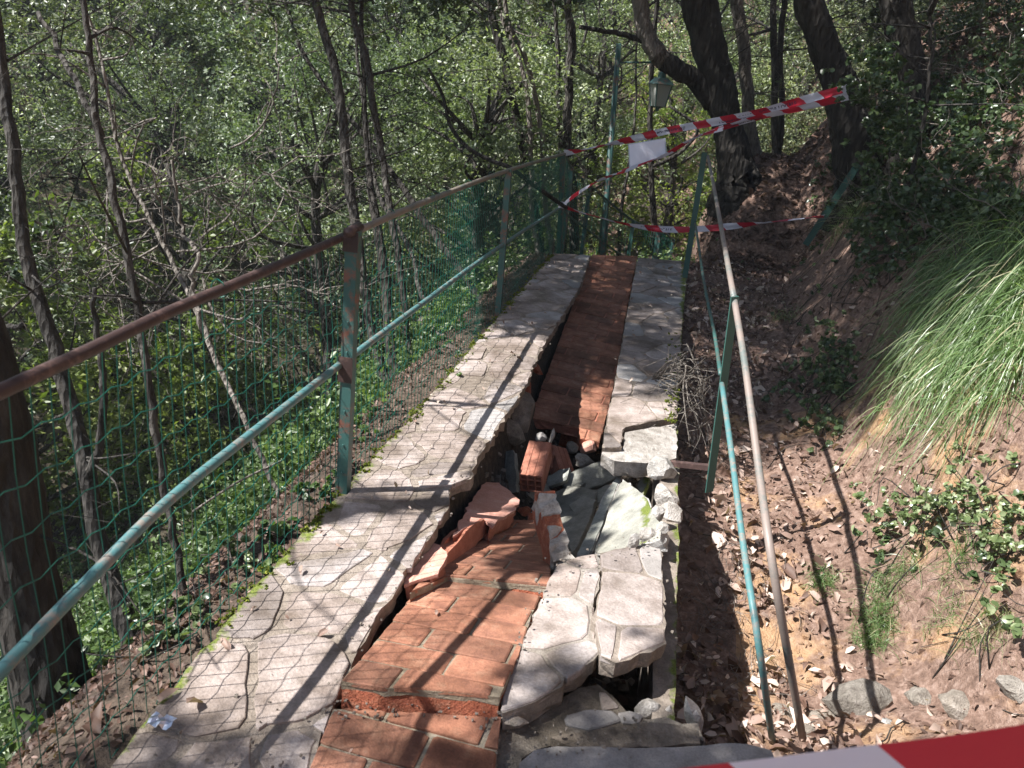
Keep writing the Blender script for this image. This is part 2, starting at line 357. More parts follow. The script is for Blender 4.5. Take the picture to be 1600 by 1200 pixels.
def slab_body(fr,poly,thick,amp=.006,top=0.,taper=.02,name='mortar_bed',mat=None,parent=None,kind=None):
    c=ragged(poly,amp); n=len(c); m=np.mean(c,axis=0)
    V=[fr.w(p,top) for p in c]
    for lv,(h,ins) in enumerate(((.35,.3),(.7,.5),(1.,1.))):
        for p in c: V.append(fr.w(m+(p-m)*(1-taper*ins*rng.uniform(.3,1.6)/max(.1,np.linalg.norm(p-m))),top-thick*h+rng.normal(0,.004)))
    Fc=[tuple(range(n))]
    for r in range(3):
        for i in range(n): j=(i+1)%n; Fc.append((r*n+i,(r+1)*n+i,(r+1)*n+j,r*n+j))
    Fc.append(tuple(3*n+i for i in reversed(range(n))))
    base=np.array(parent.location) if parent is not None else np.zeros(3)
    return obj(name,mesh_py(name,np.array(V)-base,Fc,mat),parent,kind=kind)
def flag_cells(poly,cw,ch,joint=.012,stag=True,jit=.25):
    P=np.array(poly); x0,y0=P.min(0); x1,y1=P.max(0); seeds=[]; r=0; y=y0+ch*.4
    while y<y1+ch:
        x=x0+cw*(.5 if r%2 else .1)*rng.uniform(.6,1.2)
        while x<x1+cw*.4: seeds.append(np.array([x+rng.normal(0,jit*cw*.5),y+rng.normal(0,jit*ch)])); x+=cw*rng.uniform(.8,1.25)
        y+=ch*rng.uniform(.8,1.2); r+=1
    return voronoi(ccw(poly),seeds,joint)
def brick_cells(poly,ang=0.,rowd=.125,length=.255,joint=.010):
    """bricks in rows, rotated by ang; clipped to poly"""
    poly=ccw(poly); ca,sa=math.cos(ang),math.sin(ang); R=np.array([[ca,-sa],[sa,ca]]); Pl=[R.T@p for p in poly]
    A=np.array(Pl); x0,y0=A.min(0); x1,y1=A.max(0); cells=[]; y=y0; r=0
    while y<y1-.01:
        w=x1-x0; x=x0-(0 if r%2 else length*.42)
        while x<x1-.005:
            c=[p.copy() for p in Pl]; hj=joint/2; ln=length*(1+rng.normal(0,.02))
            for n,k in (((1,0),x+ln-hj),((-1,0),-(x+hj)),((0,1),y+rowd-hj*.7+rng.normal(0,.001)),((0,-1),-(y+hj*.7))):
                c=clip(c,np.array(n,float),k)
                if len(c)<3: break
            if len(c)>=3 and abs(area(c))>.0015: cells.append([R@p for p in c])
            x+=ln
        y+=rowd; r+=1
    return cells
# ------------------------------------------------------------ walkway: left paving band
F0=Frame([(500,1000,0),(700,1000,0),(600,700,0)])
left_px=[(150,1225),(245,1100),(360,965),(430,882),(500,803),(560,737),(640,655),(700,587),(770,503),(800,468),(865,395)]
inner_px=[(923,398),(905,450),(880,490),(858,525),(840,556),(822,600),(795,640),(768,682),(745,716),(736,746),(706,756),(702,790),(676,832),(650,868),(618,922),(588,962),(548,1040),(520,1100),(478,1215)]
band=ccw([F0.px(*p) for p in left_px+inner_px])
path=slab_body(F0,band,.055,amp=.007,top=-.007,taper=.015,name='path',mat=m_mortar,kind='structure')
k=0
for c in flag_cells(band,.25,.25,.022,jit=.42):
    c=ragged(rounded(c,.12,.005),.005,.045)
    piece(F0,shrink(c,.003),-.0035+rng.normal(0,.0022),.02,m_stone if rng.random()<.9 else m_stone_g,'stone',path,.002,.006); k+=1
# earth bank body beneath the band edge (rough)
# near fixed brick landing
nb=[F0.px(*p) for p in [(521,1104),(560,1106),(640,1113),(782,1120),(778,1160),(772,1225),(474,1225)]]
landing=slab_body(F0,ccw(nb),.10,.003,-.008,.005,'brick_landing',m_brickj,None,'structure')
for c in brick_cells(nb,math.radians(-3),.122,.262,.013): piece(F0,rounded(c,.05,.0015),rng.normal(0,.001),.03,m_brick,'brick',landing,.003,.004)
def slab_thing(name,label,cat,anchors,px,thick,bed,kind,amp=.006,ang=0.,group=None,world=None,cw=.24,ch=.25,taper=.02,bl=.255,rd=.125,stone=None,jt=.009,top_l=None):
    fr=Frame(anchors); poly=ccw([fr.px(*p) for p in px] if world is None else [fr.w2(p) for p in world])
    c0=fr.w(np.mean(poly,axis=0),-thick); t=thing(name,label,cat,c0,group)
    slab_body(fr,poly,.02 if len(bed)>2 else thick,amp,-.006,taper,bed[0],bed[1],t)
    if len(bed)>2: slab_body(fr,shrink(poly,.003),thick,.002,-.0262,.004,'brick_underside',bed[2],t)
    if kind=='brick': cells=brick_cells(poly,ang,rd,bl,.009)
    elif kind=='stone': cells=flag_cells(poly,cw,ch,jt)
    elif kind=='one': cells=[poly]
    else: cells=[]
    for c in cells:
        if kind=='brick': piece(fr,rounded(c,.05,.0012),rng.normal(0,.001),.014,m_brick,'brick',t,.003,.004)
        else: piece(fr,shrink(ragged(rounded(c,.12,.003),.003,.05),.003),-.002+rng.normal(0,.0012),.02,stone or (m_stone if rng.random()<.75 else m_stone_g),'stone',t,.003,.006)
    return t,fr
# far sunken brick slab (world corner points on its plane)
A3=[(925,398,0),(995,400,0),(890,672,-.44)]
fr=Frame(A3); Lw=lambda x,y:fr.w(fr.w2(np.array([x,y,0]))) 
def onfr(x,y):                                   # world x,y on the plane
    z=fr.o[2]-((x-fr.o[0])*fr.n[0]+(y-fr.o[1])*fr.n[1])/fr.n[2]; return np.array([x,y,z])
pl=[fr.w(fr.px(*p)) for p in [(925,398),(996,400),(978,490),(962,590),(950,640),(937,690),(907,684),(906,669),(846,656)]]
pl+=[onfr(-.66,pl[-1][1]+.0),onfr(-.675,6.5)]
slab_thing('brick_chunk','long shaded brick paving slab sunken between the two stone bands, running back to the crest','broken paving',A3,None,.07,('brick_bed',m_terrad),'brick',.003,math.radians(-4),world=pl)
# far right stone band
slab_thing('stone_chunk','long grey flagstone slab still level along the far right of the walkway','broken paving',[(998,403,0),(1068,408,0),(940,700,-.03)],[(997,402),(1076,408),(1068,480),(1063,560),(1060,600),(1058,651),(1015,657),(974,668),(972,697),(941,698),(950,650),(962,592),(980,490)],.10,('mortar_bed',m_mortar),'stone',.004,cw=.26,ch=.34)
slab_thing('broken_mortar_end','white sunlit broken mortar end of the far right stone slab, dropped a step','rubble',[(975,675,-.04),(1057,662,-.04),(1000,715,-.06)],[(977,674),(1057,660),(1057,714),(1010,722),(960,718),(940,708),(943,700),(974,699)],.09,('mortar_bed',m_white),'none',.004)
# lower, tilted pieces
slab_thing('brick_chunk','sunlit orange brick slab lying raised and tilted just beyond the near brick landing','broken paving',[(535,1062,.055),(780,1085,.06),(780,910,-.09)],[(533,1062),(600,1072),(700,1078),(781,1086),(800,1045),(812,1020),(830,958),(853,914),(775,905),(698,893),(640,935),(600,985),(570,1020)],.075,('brick_bed',m_brickj,m_brickraw),'brick',.002,math.radians(-3),taper=.004)
slab_thing('brick_chunk','dark brick slab tipping down into the hole behind the sunlit orange one','broken paving',[(700,893,-.08),(855,908,-.05),(800,812,-.33)],[(640,925),(700,899),(862,915),(858,880),(850,845),(842,812),(780,812),(757,822),(700,862)],.07,('brick_bed',m_brickj,m_brickraw),'brick',.002,math.radians(-3),taper=.004)
slab_thing('stone_chunk','sunlit pale flagstone slab tilted over the hole, directly beside the orange bricks','broken paving',[(790,1112,.03),(925,1000,.015),(880,875,-.04)],[(784,1112),(783,1095),(795,1062),(810,1025),(826,980),(842,940),(857,905),(872,880),(905,868),(933,863),(938,900),(925,955),(936,1018),(900,1050),(862,1078),(835,1094)],.065,('mortar_bed',m_mortar),'stone',.005,cw=.25,ch=.28,jt=.009)
slab_thing('stone_chunk','mossy edged flagstone plate beside the wall, right one of the tilted pair','broken paving',[(940,1022,.065),(1040,1000,.045),(985,855,-.015)],[(940,1022),(929,955),(941,903),(938,862),(990,852),(1032,846),(1036,900),(1038,960),(1042,1003),(1000,1018),(962,1033)],.06,('mortar_bed',m_mortar),'stone',.006,cw=.24,ch=.27,jt=.008)
slab_thing('stone_chunk','mossy topped stone slab leaning steeply against the wall in the middle of the collapse','broken paving',[(964,744,-.17),(1034,822,.03),(902,868,-.24)],[(972,747),(1000,768),(1014,782),(1020,800),(1034,820),(1030,842),(990,852),(926,867),(945,815)],.06,('mortar_bed',m_conc),'one',.004,stone=m_slate)
slab_thing('stone_chunk','narrow strip of slate broken off beside the mossy leaning slab','broken paving',[(964,744,-.20),(972,750,-.19),(900,868,-.27)],[(963,744),(970,747),(943,812),(923,866),(900,869),(914,838),(928,806),(944,770)],.045,('mortar_bed',m_conc),'one',.003,stone=m_slate)
slab_thing('slate_chunk','dark flat slate lying under the end of the far right slab','broken paving',[(877,753,-.46),(975,719,-.34),(912,765,-.46)],[(876,755),(892,737),(930,722),(976,716),(974,738),(950,752),(912,765),(890,764)],.05,('mortar_bed',m_slate),'one',.004,stone=m_slate)
slab_thing('slate_chunk','shaded streaky slate slab sloping down behind the standing brick','broken paving',[(869,765,-.50),(931,765,-.38),(890,845,-.40)],[(866,768),(890,758),(932,764),(925,800),(905,845),(893,862),(880,835),(868,800)],.05,('mortar_bed',m_slate),'one',.004,stone=m_slate)
slab_thing('slate_chunk','small grey slate standing on edge left of the hollow brick','rubble',[(784,703,-.32),(803,703,-.28),(800,770,-.42)],[(785,705),(800,702),(805,735),(806,768),(796,770),(789,745)],.03,('mortar_bed',m_slate),'none',.003)
slab_thing('concrete_block','small square concrete block half buried left of the grey slate','rubble',[(757,732,-.36),(784,733,-.36),(760,752,-.44)],[(757,733),(782,731),(784,752),(758,754)],.09,('mortar_bed',m_slate),'none',.003)
# hollow clay pieces
def hollow_plate(name,label,anchors,px,thick,mat,bore_dir=None):
    fr=Frame(anchors); poly=ccw([fr.px(*p) for p in px]); t=thing(name,label,'tile',fr.w(np.mean(poly,axis=0),-thick))
    slab_body(fr,poly,.012,.005,0,0,'top_face',mat,t); slab_body(fr,shrink(poly,.008),.012,.005,-thick,0,'under_face',m_terrad,t)
    u=poly[1]-poly[0]; A=np.array(poly); d=A.max(0)-A.min(0); k_=0
    # inner webs between the two faces
    ax=np.array([1.,.35]) if bore_dir is None else np.array(bore_dir,float); ax/=np.linalg.norm(ax); ay=np.array([-ax[1],ax[0]])
    lo,hi=min(p@ay for p in poly),max(p@ay for p in poly); y=lo+.02
    while y<hi-.01:
        c=clip(clip([p.copy() for p in poly],ay,y+.004),-ay,-(y-.004))
        if len(c)>=3:
            mb=MB(); V,Fc=prism(fr,shrink(c,.004),-.012,thick-.012,.001); mb.add(V,Fc); mb.build('web',m_terrad,t)
        y+=.055
    return t
hollow_plate('terracotta_panel','large smooth pink terracotta face of a broken hollow tile left of the dark brick slab',[(762,752,-.26),(806,797,-.20),(709,837,-.07)],[(760,753),(780,754),(812,781),(804,798),(778,812),(770,824),(757,812),(735,822),(708,838),(724,806),(740,776)],.06,m_terra,(.2,1))
hollow_plate('terracotta_panel','smaller pale pink terracotta tile piece wedged under the left stone band',[(678,847,-.07),(697,866,-.04),(640,910,-.03)],[(676,848),(688,852),(699,868),(692,882),(684,897),(655,905),(631,914),(645,880),(660,862)],.06,m_terra,(.2,1))
hollow_plate('broken_hollow_tile','dark brown hollow tile edge lying between the two pink terracotta pieces',[(756,812,-.13),(765,826,-.20),(690,893,-.10)],[(740,820),(756,811),(766,826),(742,855),(716,880),(697,895),(684,890),(705,858)],.05,m_terrad,(1,.9))
def hollow_brick(name,label,a,b,up_hint,w,h):
    """brick from end a (far) to end b (near, open cells)"""
    a=np.array(a);b=np.array(b); ax=(b-a);L=np.linalg.norm(ax);ax/=L; up=np.array(up_hint,float); up-=ax*(up@ax); up/=np.linalg.norm(up); s=np.cross(up,ax)
    t=thing(name,label,'brick',a-up*h/2)
    mb=MB(); th=.008
    def bx(cu,cs,hu,hs,l0=0,l1=L): V,Fc=box(a+ax*(l0+l1)/2+up*cu+s*cs,ax*(l1-l0)/2,s*hs,up*hu); mb.add(V,Fc)
    bx(h/2-th/2,0,th/2,w/2); bx(-h/2+th/2,0,th/2,w/2); bx(0,w/2-th/2,h/2-th,th/2-.0002); bx(0,-w/2+th/2,h/2-th,th/2-.0002)
    for q in range(3): bx(h/2+.0015,(-.33+.33*q)*w,.0015,w*.11)
    mb.build('shell',m_terrad,t)
    mb=MB(); bx(0,0,h/2-th-.0004,w/2-th-.0004,L-.13,L-.11); mb.build('inner_wall',m_brickj,t)
    for q in (-1,1): mb=MB(); bx(0,q*w/6,h/2-th-.0003,.003,L-.11,L-.002); mb.build('web',m_terrad,t)
    for q in (0,) if h<.1 else (-1,1): mb=MB(); bx(q*h/6,0,.003,w/2-th-.0003,L-.11,L-.004); mb.build('web',m_terrad,t)
    return t
hollow_brick('hollow_brick','red hollow clay brick standing tilted in the rubble with its open cells facing us',aty(845,703,3.68),aty(830,756,3.44),(-.08,0,1),.115,.11)
hollow_brick('hollow_brick','shaded hollow brick lying low to the right of the open celled one',atz(868,705,-.45),atz(880,742,-.52),(.3,.2,1),.11,.08)
# standing brick with mortar, small box with broken ends
def rough_block(name,label,cat,a,b,w,d,side,mats,parts,seed=0,group=None):
    a=np.array(a);b=np.array(b);ax=(b-a);L=np.linalg.norm(ax);ax/=L; s=np.array(side,float); s-=ax*(s@ax); s/=np.linalg.norm(s); f=np.cross(ax,s)
    t=thing(name,label,cat,a,group); rs=np.random.default_rng(seed)
    for (nm,l0,l1,o1,mt,ex) in parts:
        V=[];Fc=[];n=5
        for i in range(n+1):
            l=(l0+(l1-l0)*i/n)*L
            for (p,q) in ((-1,-1),(0,-1.02),(1,-1),(1.02,0),(1,1),(0,1.02),(-1,1),(-1.02,0)):
                j=rs.normal(0,.0035 if ex==0 else .006,3); V.append(a+ax*l+s*p*(w/2+ex)+f*(q*(d/2+ex)+o1)+j)
        for i in range(n):
            for j in range(8): Fc.append((i*8+j,i*8+(j+1)%8,(i+1)*8+(j+1)%8,(i+1)*8+j))
        Fc.append(tuple(range(7,-1,-1)));Fc.append(tuple(n*8+j for j in range(8)))
        mb=MB(); mb.add(V,Fc); mb.build(nm,mt,t)
    return t
rough_block('standing_brick','orange brick with grey mortar standing upright in the middle of the rubble','brick',atz(874,884,-.10),atz(848,782,.005),.075,.10,(1,.45,0),None,[('brick',0.02,1,0,m_brickraw,0),('mortar',.62,.93,-.012,m_conc,-.002),('mortar',-.06,.42,-.014,m_white,-.003)],3)
# rocks
def rock_mesh(name,mat,seed,sub=2,amp=.28,sharp=.6):
    import bmesh
    bm=bmesh.new(); bmesh.ops.create_icosphere(bm,subdivisions=sub,radius=1)
    rs=np.random.default_rng(seed); pl=[(v/np.linalg.norm(v),rs.uniform(.45,.95)) for v in rs.normal(size=(9,3))]
    for v in bm.verts:
        p=np.array(v.co); p/=np.linalg.norm(p); r=1.
        for n,k in pl:
            dd=p@n
            if dd>1e-3: r=min(r,k/dd if k/dd>.3 else r)
        p=p*r+rs.normal(0,.03,3)*amp*3
        v.co=p
    me=bpy.data.meshes.new(name); bm.to_mesh(me); bm.free(); me.materials.append(mat); return me
RK={k:[rock_mesh('rock',m,i+10*j) for i in range(3)] for j,(k,m) in enumerate(dict(rock=m_rock,white=m_white,conc=m_conc,brick=m_brickraw,slate=m_slate,terra=m_terra,mortar=m_mortar).items())}
def rock(name,label,cat,P,sz,kind='rock',group=None,rot=None):
    o=obj(name,random.choice(RK[kind]),None,P); o.scale=sz; o.rotation_euler=rot or [random.uniform(-.5,.5),random.uniform(-.5,.5),random.uniform(0,6.28)]
    return tag(o,label,cat,group)
rock('mortar_lump','rough brown lump of mortar bulging from the earth under the left band edge','rubble',atz(812,640,-.20),(.14,.17,.12),'mortar')
rock('mortar_lump','second dark clod just below the big mortar lump','rubble',atz(790,672,-.28),(.13,.12,.09),'rock')
rock('brick_fragment','red brick chip above the mortar lump at the broken edge','brick',atz(822,606,-.16),(.05,.10,.035),'brick',rot=(.2,.3,.2))
rock('brick_fragment','small dusty red brick chip at the very edge of the left band','brick',atz(838,575,-.14),(.05,.08,.03),'brick',rot=(.2,.3,.5))
rock('pale_chip','small white chip catching the sun above the hollow brick','rubble',atz(846,684,-.20),(.035,.02,.035),'white')
rock('pale_chip','thin white chip right of the hollow brick top','rubble',atz(863,682,-.22),(.02,.02,.05),'white')
rock('brick_fragment','reddish brick lump under the near end of the sunken brick slab','brick',atz(920,697,-.5),(.07,.07,.05),'terra')
rock('concrete_chunk','squarish grey concrete chunk beneath the far brick slab','rubble',atz(915,722,-.45),(.09,.06,.05),'conc')
# wall fragments along the right edge, white in the sun
for i,(px,py,z,sx,sy,sz_,kd,lb) in enumerate([(1036,735,-.05,.10,.10,.07,'white','topmost white rough chunk on the broken wall end by the iron bracket'),(1040,776,-.05,.095,.09,.06,'white','second white chunk on the wall below the topmost one'),(1048,806,-.08,.07,.08,.06,'white','pinkish white chunk lowest on the broken wall top'),(1026,805,-.02,.06,.05,.04,'conc','lumpy grey mortar knob on the edge of the leaning slab'),(1014,836,-.0,.055,.035,.035,'conc','grey mortar crumb along the lower edge of the leaning slab'),(990,846,-.0,.05,.03,.03,'conc','small mortar crumb where the leaning slab meets the pale slab'),(1032,830,.01,.05,.045,.04,'conc','sunlit mortar knob at the lower right corner of the leaning slab')]):
    rock('mortar_chunk',lb,'rubble',atz(px,py,z),(sx*.75,sy*.85,sz_),kd)
# small anonymous rubble: one part each is too small, joined
mb=MB()
for i in range(520):
    if i<210:
        t_=rng.random(); ex=np.interp(t_,[0,.25,.5,.75,1],[818,760,712,640,560]); ey=np.interp(t_,[0,.25,.5,.75,1],[600,690,800,905,1030])
        P=atz(ex,ey,-.02); x=P[0]+rng.uniform(-.02,.20); y=P[1]+rng.uniform(-.05,.2)
    else: x=rng.uniform(-.6,.14); y=rng.uniform(2.3,4.9)
    z=float(height(x,y)); s=rng.uniform(.005,.02)
    V=np.array([(a,b,c) for c in (-1,1) for b in (-1,1) for a in (-1,1)],float)*s*rng.uniform(.5,1.3,3)+rng.normal(0,s*.22,(8,3))
    th=rng.uniform(0,6.28,2); R1=np.array([[math.cos(th[0]),-math.sin(th[0]),0],[math.sin(th[0]),math.cos(th[0]),0],[0,0,1]]); R2=np.array([[1,0,0],[0,math.cos(th[1]),-math.sin(th[1])],[0,math.sin(th[1]),math.cos(th[1])]])
    mb.add(V@R1.T@R2.T+np.array([x,y,z+s*.4]),[(0,2,3,1),(4,5,7,6),(0,1,5,4),(2,6,7,3),(0,4,6,2),(1,3,7,5)])
o=mb.build('rubble_gravel',m_rock,kind='stuff'); tag(o,'loose earth, grit and small stones filling the bottom of the collapsed hole','rubble',kind='stuff')
mb=MB()
crl=[(inner_px[:],-.0,.05,170),([(852,915),(830,960),(810,1030),(783,1110)],.02,.03,50),([(533,1104),(640,1115),(782,1120)],.005,.02,80),([(872,880),(940,862),(1032,846),(1040,1000)],.02,.03,80),([(1000,1165),(870,1160),(790,1130)],0,.05,90),([(240,1180),(420,1190),(500,1150)],.004,.12,60)]
for ln,zz,wd,nn in crl:
    for i in range(int(nn*.55)):
        t_=rng.random()*(len(ln)-1); a_=int(t_); f_=t_-a_; a_,b_=ln[a_],ln[min(a_+1,len(ln)-1)]; P=atz(a_[0]*(1-f_)+b_[0]*f_,a_[1]*(1-f_)+b_[1]*f_,zz)+np.array([rng.normal(0,wd*.6),rng.normal(0,wd),0]); sc=rng.uniform(.001,.0036)
        V=np.array([(a,b,c) for c in (-1,1) for b in (-1,1) for a in (-1,1)],float)*sc*rng.uniform(.5,1.4,3)+rng.normal(0,sc*.3,(8,3)); mb.add(V+P+[0,0,sc*.5],[(0,2,3,1),(4,5,7,6),(0,1,5,4),(2,6,7,3),(0,4,6,2),(1,3,7,5)])
o=mb.build('mortar_crumbs',m_mortar,kind='stuff'); tag(o,'mortar crumbs and grit scattered along the broken paving edges','rubble',kind='stuff')
# individual broken chunks in the hole
cnt=0
for (px,py,z,s,kd,d) in [(770,715,-.35,.06,'slate','slate chunk beside the little concrete block'),(895,700,-.5,.06,'rock','dark stone under the brick slab end, centre of the hole'),(885,722,-.5,.05,'slate','flat dark stone right of the hollow brick'),(860,800,-.45,.06,'slate','stone directly behind the standing brick'),(820,800,-.42,.05,'brick','brown brick crumb between pink panel and standing brick'),(905,760,-.46,.05,'slate','stone lying on the flat slate'),(945,790,-.34,.05,'rock','stone tucked left of the leaning slab tip'),(995,735,-.35,.06,'rock','stone in the shadow below the white slab end'),(725,770,-.25,.035,'conc','small pebble in the black earth left of the pink panel'),(715,790,-.22,.025,'rock','tiny pebble on the black earth slope'),(950,715,-.45,.06,'slate','stone under the dropped white slab end'),(935,880,-.2,.05,'conc','mortar crumb at the foot of the standing brick'),(900,885,-.08,.03,'white','white crumb touching the standing brick base'),(780,690,-.33,.07,'slate','long grey stone above the upright slate')]:
    rock('rubble_stone',d,'rubble',atz(px,py,z),(s,s*.8,s*.6),kd)
def plate(label,px,py,z,w,h,th,mat,nrm,spin,cat='rubble'):
    fr=Frame([(px,py,z),(px+10,py,z),(px,py+10,z)]); n=np.array(nrm,float); n/=np.linalg.norm(n); fr.n=n; u=np.array([math.cos(spin),math.sin(spin),0]); u-=n*(u@n); fr.u=u/np.linalg.norm(u); fr.v=np.cross(n,fr.u)
    k_=random.choice([5,6,7]); pp=[np.array([math.cos(a)*w/2*rng.uniform(.7,1.15),math.sin(a)*h/2*rng.uniform(.7,1.15)]) for a in sorted(rng.uniform(0,6.28,k_))]
    if abs(area(pp))<.25*w*h: pp=[np.array([a*w/2,b*h/2]) for a,b in ((-1,-.8),(.7,-1),(1,.6),(.1,1),(-.9,.7))]
    o=slab_body(fr,ccw(pp),th,.003,0,.01,'rubble_fragment',mat); o['label']=label; o['category']=cat; return o
for a in [('dark slate flake lying on the shaded streaky slab',905,790,-.40,.17,.12,.02,m_slate,(-.3,-.3,1),.4),('thin slate flake behind the top of the standing brick',845,770,-.42,.14,.10,.02,m_slate,(.3,-.5,1),1.2),('grey slate piece leaning on the right side of the hollow brick',872,745,-.44,.15,.10,.025,m_slate,(-.6,-.4,.8),.2),('mortar bed fragment at the back of the hole under the left band',800,690,-.40,.20,.13,.04,m_mortar,(.5,-.3,1),.9),('second mortar fragment nearer along the left side of the hole',765,725,-.40,.14,.11,.035,m_mortar,(.6,-.1,.9),.3),('tilted slate shard between the leaning slab and the wall',1005,760,-.22,.16,.09,.02,m_slate,(-.7,-.4,.7),1.4),('broken brick tile under the near end of the sunken brick slab',895,688,-.60,.18,.12,.03,m_brickraw,(.1,-.6,1),.1),('brown brick tile piece wedged left of the standing brick',838,808,-.36,.12,.08,.03,m_brickraw,(.3,-.4,1),.7),('pale concrete shard upright beside the dropped white slab end',948,722,-.36,.09,.12,.025,m_conc,(-.5,-.8,.3),.1),('flat stone fragment beneath the leaning slab tip',950,770,-.38,.18,.12,.03,m_slate,(-.2,-.3,1),.5),('clay tile splinter standing right of the hollow brick top',860,715,-.42,.06,.14,.015,m_terrad,(-.6,-.7,.3),.3),('mortar crust fragment on the black earth beside the pink panel',738,768,-.30,.12,.08,.025,m_mortar,(.5,-.3,1),.6),('broken flagstone corner in the dark gap right of the slate slabs',985,728,-.46,.16,.13,.035,m_stone_g,(-.3,-.4,1),.9)]: plate(*a)
# retaining wall on the right
wall=thing('retaining_wall','low mossy concrete wall carrying the right side of the collapsed walkway','wall',(.19,5,-.7))
mb=MB()
def wallseg(y0,y1,zt0,zt1,x0=.165,x1=.232,zb=-.95,n=None):
    n=n or max(2,int((y1-y0)/.06)); V=[];Fc=[]
    for i in range(n+1):
        y=y0+(y1-y0)*i/n; zt=zt0+(zt1-zt0)*i/n+rng.normal(0,.005)
        a=rng.normal(0,.003,4); V+=[(x0+a[0],y,zb),(x0+a[1],y,zt),(x1+a[2],y,zt+a[3]),(x1,y,zb)]
    for i in range(n):
        for j in range(4): Fc.append((4*i+j,4*i+(j+1)%4,4*i+4+(j+1)%4,4*i+4+j))
    Fc+=[(3,2,1,0),(4*n,4*n+1,4*n+2,4*n+3)]; mb.add(V,Fc)
wallseg(1.72,2.75,-.10,-.075); wallseg(2.751,3.5,-.075,-.09,.155); wallseg(3.501,8.25,-.108,-.108,.16,.228)
mb.build('wall_body',m_mortar,wall)
# near landing right: concrete kerb and step
def lump_slab(name,label,px,z,th,mat,amp=.006,cat='kerb',kind=None,taper=.02):
    fr=Frame([(px[0][0],px[0][1],z),(px[1][0],px[1][1],z),(px[2][0],px[2][1],z)]); poly=ccw([fr.px(*p) for p in px]); t=thing(name,label,cat,fr.w(np.mean(poly,axis=0),-th))
    slab_body(fr,poly,th,amp,0,taper,'mortar_bed',mat,t); return t,fr,poly
t,fr_,po=lump_slab('landing_edge','rough grey mortar edge of the near landing with two set stones',[(776,1120),(790,1112),(830,1110),(870,1095),(905,1075),(935,1070),(960,1090),(985,1118),(1040,1120),(1090,1130),(1100,1158),(1000,1160),(900,1160),(860,1165),(815,1185),(800,1230),(770,1230)],-.045,.25,m_kerb,.008)
for pp in ([(880,1122),(920,1110),(955,1112),(972,1128),(925,1142),(885,1135)],[(936,1083),(948,1085),(968,1108),(940,1112)],[(965,1118),(985,1112),(1003,1120),(995,1134),(970,1132)]):
    piece(fr_,rounded([fr_.px(*p) for p in pp],.12,.002),.008,.03,m_stone_g if pp[0][0]!=936 else m_stone,'stone',t,.004)
t,fr_,po=lump_slab('stone_kerb','rounded mossy kerb running behind the big smooth front stone',[(860,1152),(930,1140),(1000,1128),(1055,1132),(1092,1142),(1094,1162),(1000,1166),(900,1168)],-.02,.12,m_kerb,.004,taper=.01)
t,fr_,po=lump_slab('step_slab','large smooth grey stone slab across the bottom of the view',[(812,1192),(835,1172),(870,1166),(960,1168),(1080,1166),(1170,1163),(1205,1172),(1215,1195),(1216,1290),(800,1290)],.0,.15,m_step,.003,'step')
rock('white_stone','white chalky stone standing upright beside the near end of the wall','stone',atz(1084,1120,-.07),(.038,.035,.085),'white',rot=(.1,-.25,.3))
rock('rubble_stone','pale rounded rubble lying in the dark under the tilted slab','rubble',atz(1012,1105,-.10),(.05,.035,.03),'white')
rock('rubble_stone','little white lump just left of the standing white stone','rubble',atz(1043,1112,-.10),(.02,.02,.02),'white')
rock('rubble_stone','crumbly mortar piece wedged at the brick landing corner','rubble',atz(800,1126,-.01),(.05,.02,.012),'mortar')
# rocks edging the ditch at the near right
for (px,py,s,kd,l) in [(1340,1085,.14,'rock','broad grey boulder edging the ditch behind the barrier tape'),(1440,1090,.09,'rock','roundish stone right of the broad boulder'),(1500,1100,.10,'rock','third stone from the boulder towards the right bank'),(1290,1120,.07,'rock','mossy stone just right of the rail ends'),(1385,1128,.03,'conc','small pebble in front of the broad boulder'),(1225,1115,.05,'rock','stone between the two lower rail ends'),(1265,1150,.06,'rock','dark stone against the foot of the brown rail'),(1590,1080,.07,'rock','stone at the right border of the view')]:
    P=ground(px,py); rock('edge_rock',l,'stone',P+np.array([0,0,-s*.05]),(s*1.15,s*.8,s*.6),kd,rot=(.1,.1,random.uniform(-.4,.4)))
# ------------------------------------------------------------ left fence
XF=-1.105
fence=thing('mesh_fence','green wire mesh fence with rusty brown top rail along the left side of the walkway','fence',(XF,4.8,-.1))
tr=[atx(*p,XF) for p in [(0,612),(130,552),(270,485),(400,430),(555,362)]]; ext=tr[0]+(tr[0]-tr[1])/np.linalg.norm(tr[0]-tr[1])*.75
tr=[ext]+tr; tf=[atx(*p,XF) for p in [(555,362),(670,313),(795,266),(882,240)]]
mr=[atx(*p,XF) for p in [(0,1050),(140,905),(260,785),(390,680),(541,562)]]; ext=mr[0]+(mr[0]-mr[1])/np.linalg.norm(mr[0]-mr[1])*.5; mr=[ext]+mr
mf=[atx(*p,XF) for p in [(545,560),(660,474),(780,386),(872,326)]]
def rail(name,P,r,mat,parent,label=None):
    mb=MB(); V,Fc=tube(smooth_line(P,5),r,10); mb.add(V,Fc); o=mb.build(name,mat,parent,True)
    if label: o['label']=label
    return o
rail('top_rail',tr,.0148,m_rust,fence,'rusty brown top rail of the nearest bay'); rail('top_rail',tf,.0140,m_railg,fence,'darker weathered top rail of the farther bays')
rail('mid_rail',mr,.0145,m_greenl,fence,'worn teal lower rail of the nearest bay'); rail('mid_rail',mf,.0140,m_greenl,fence)
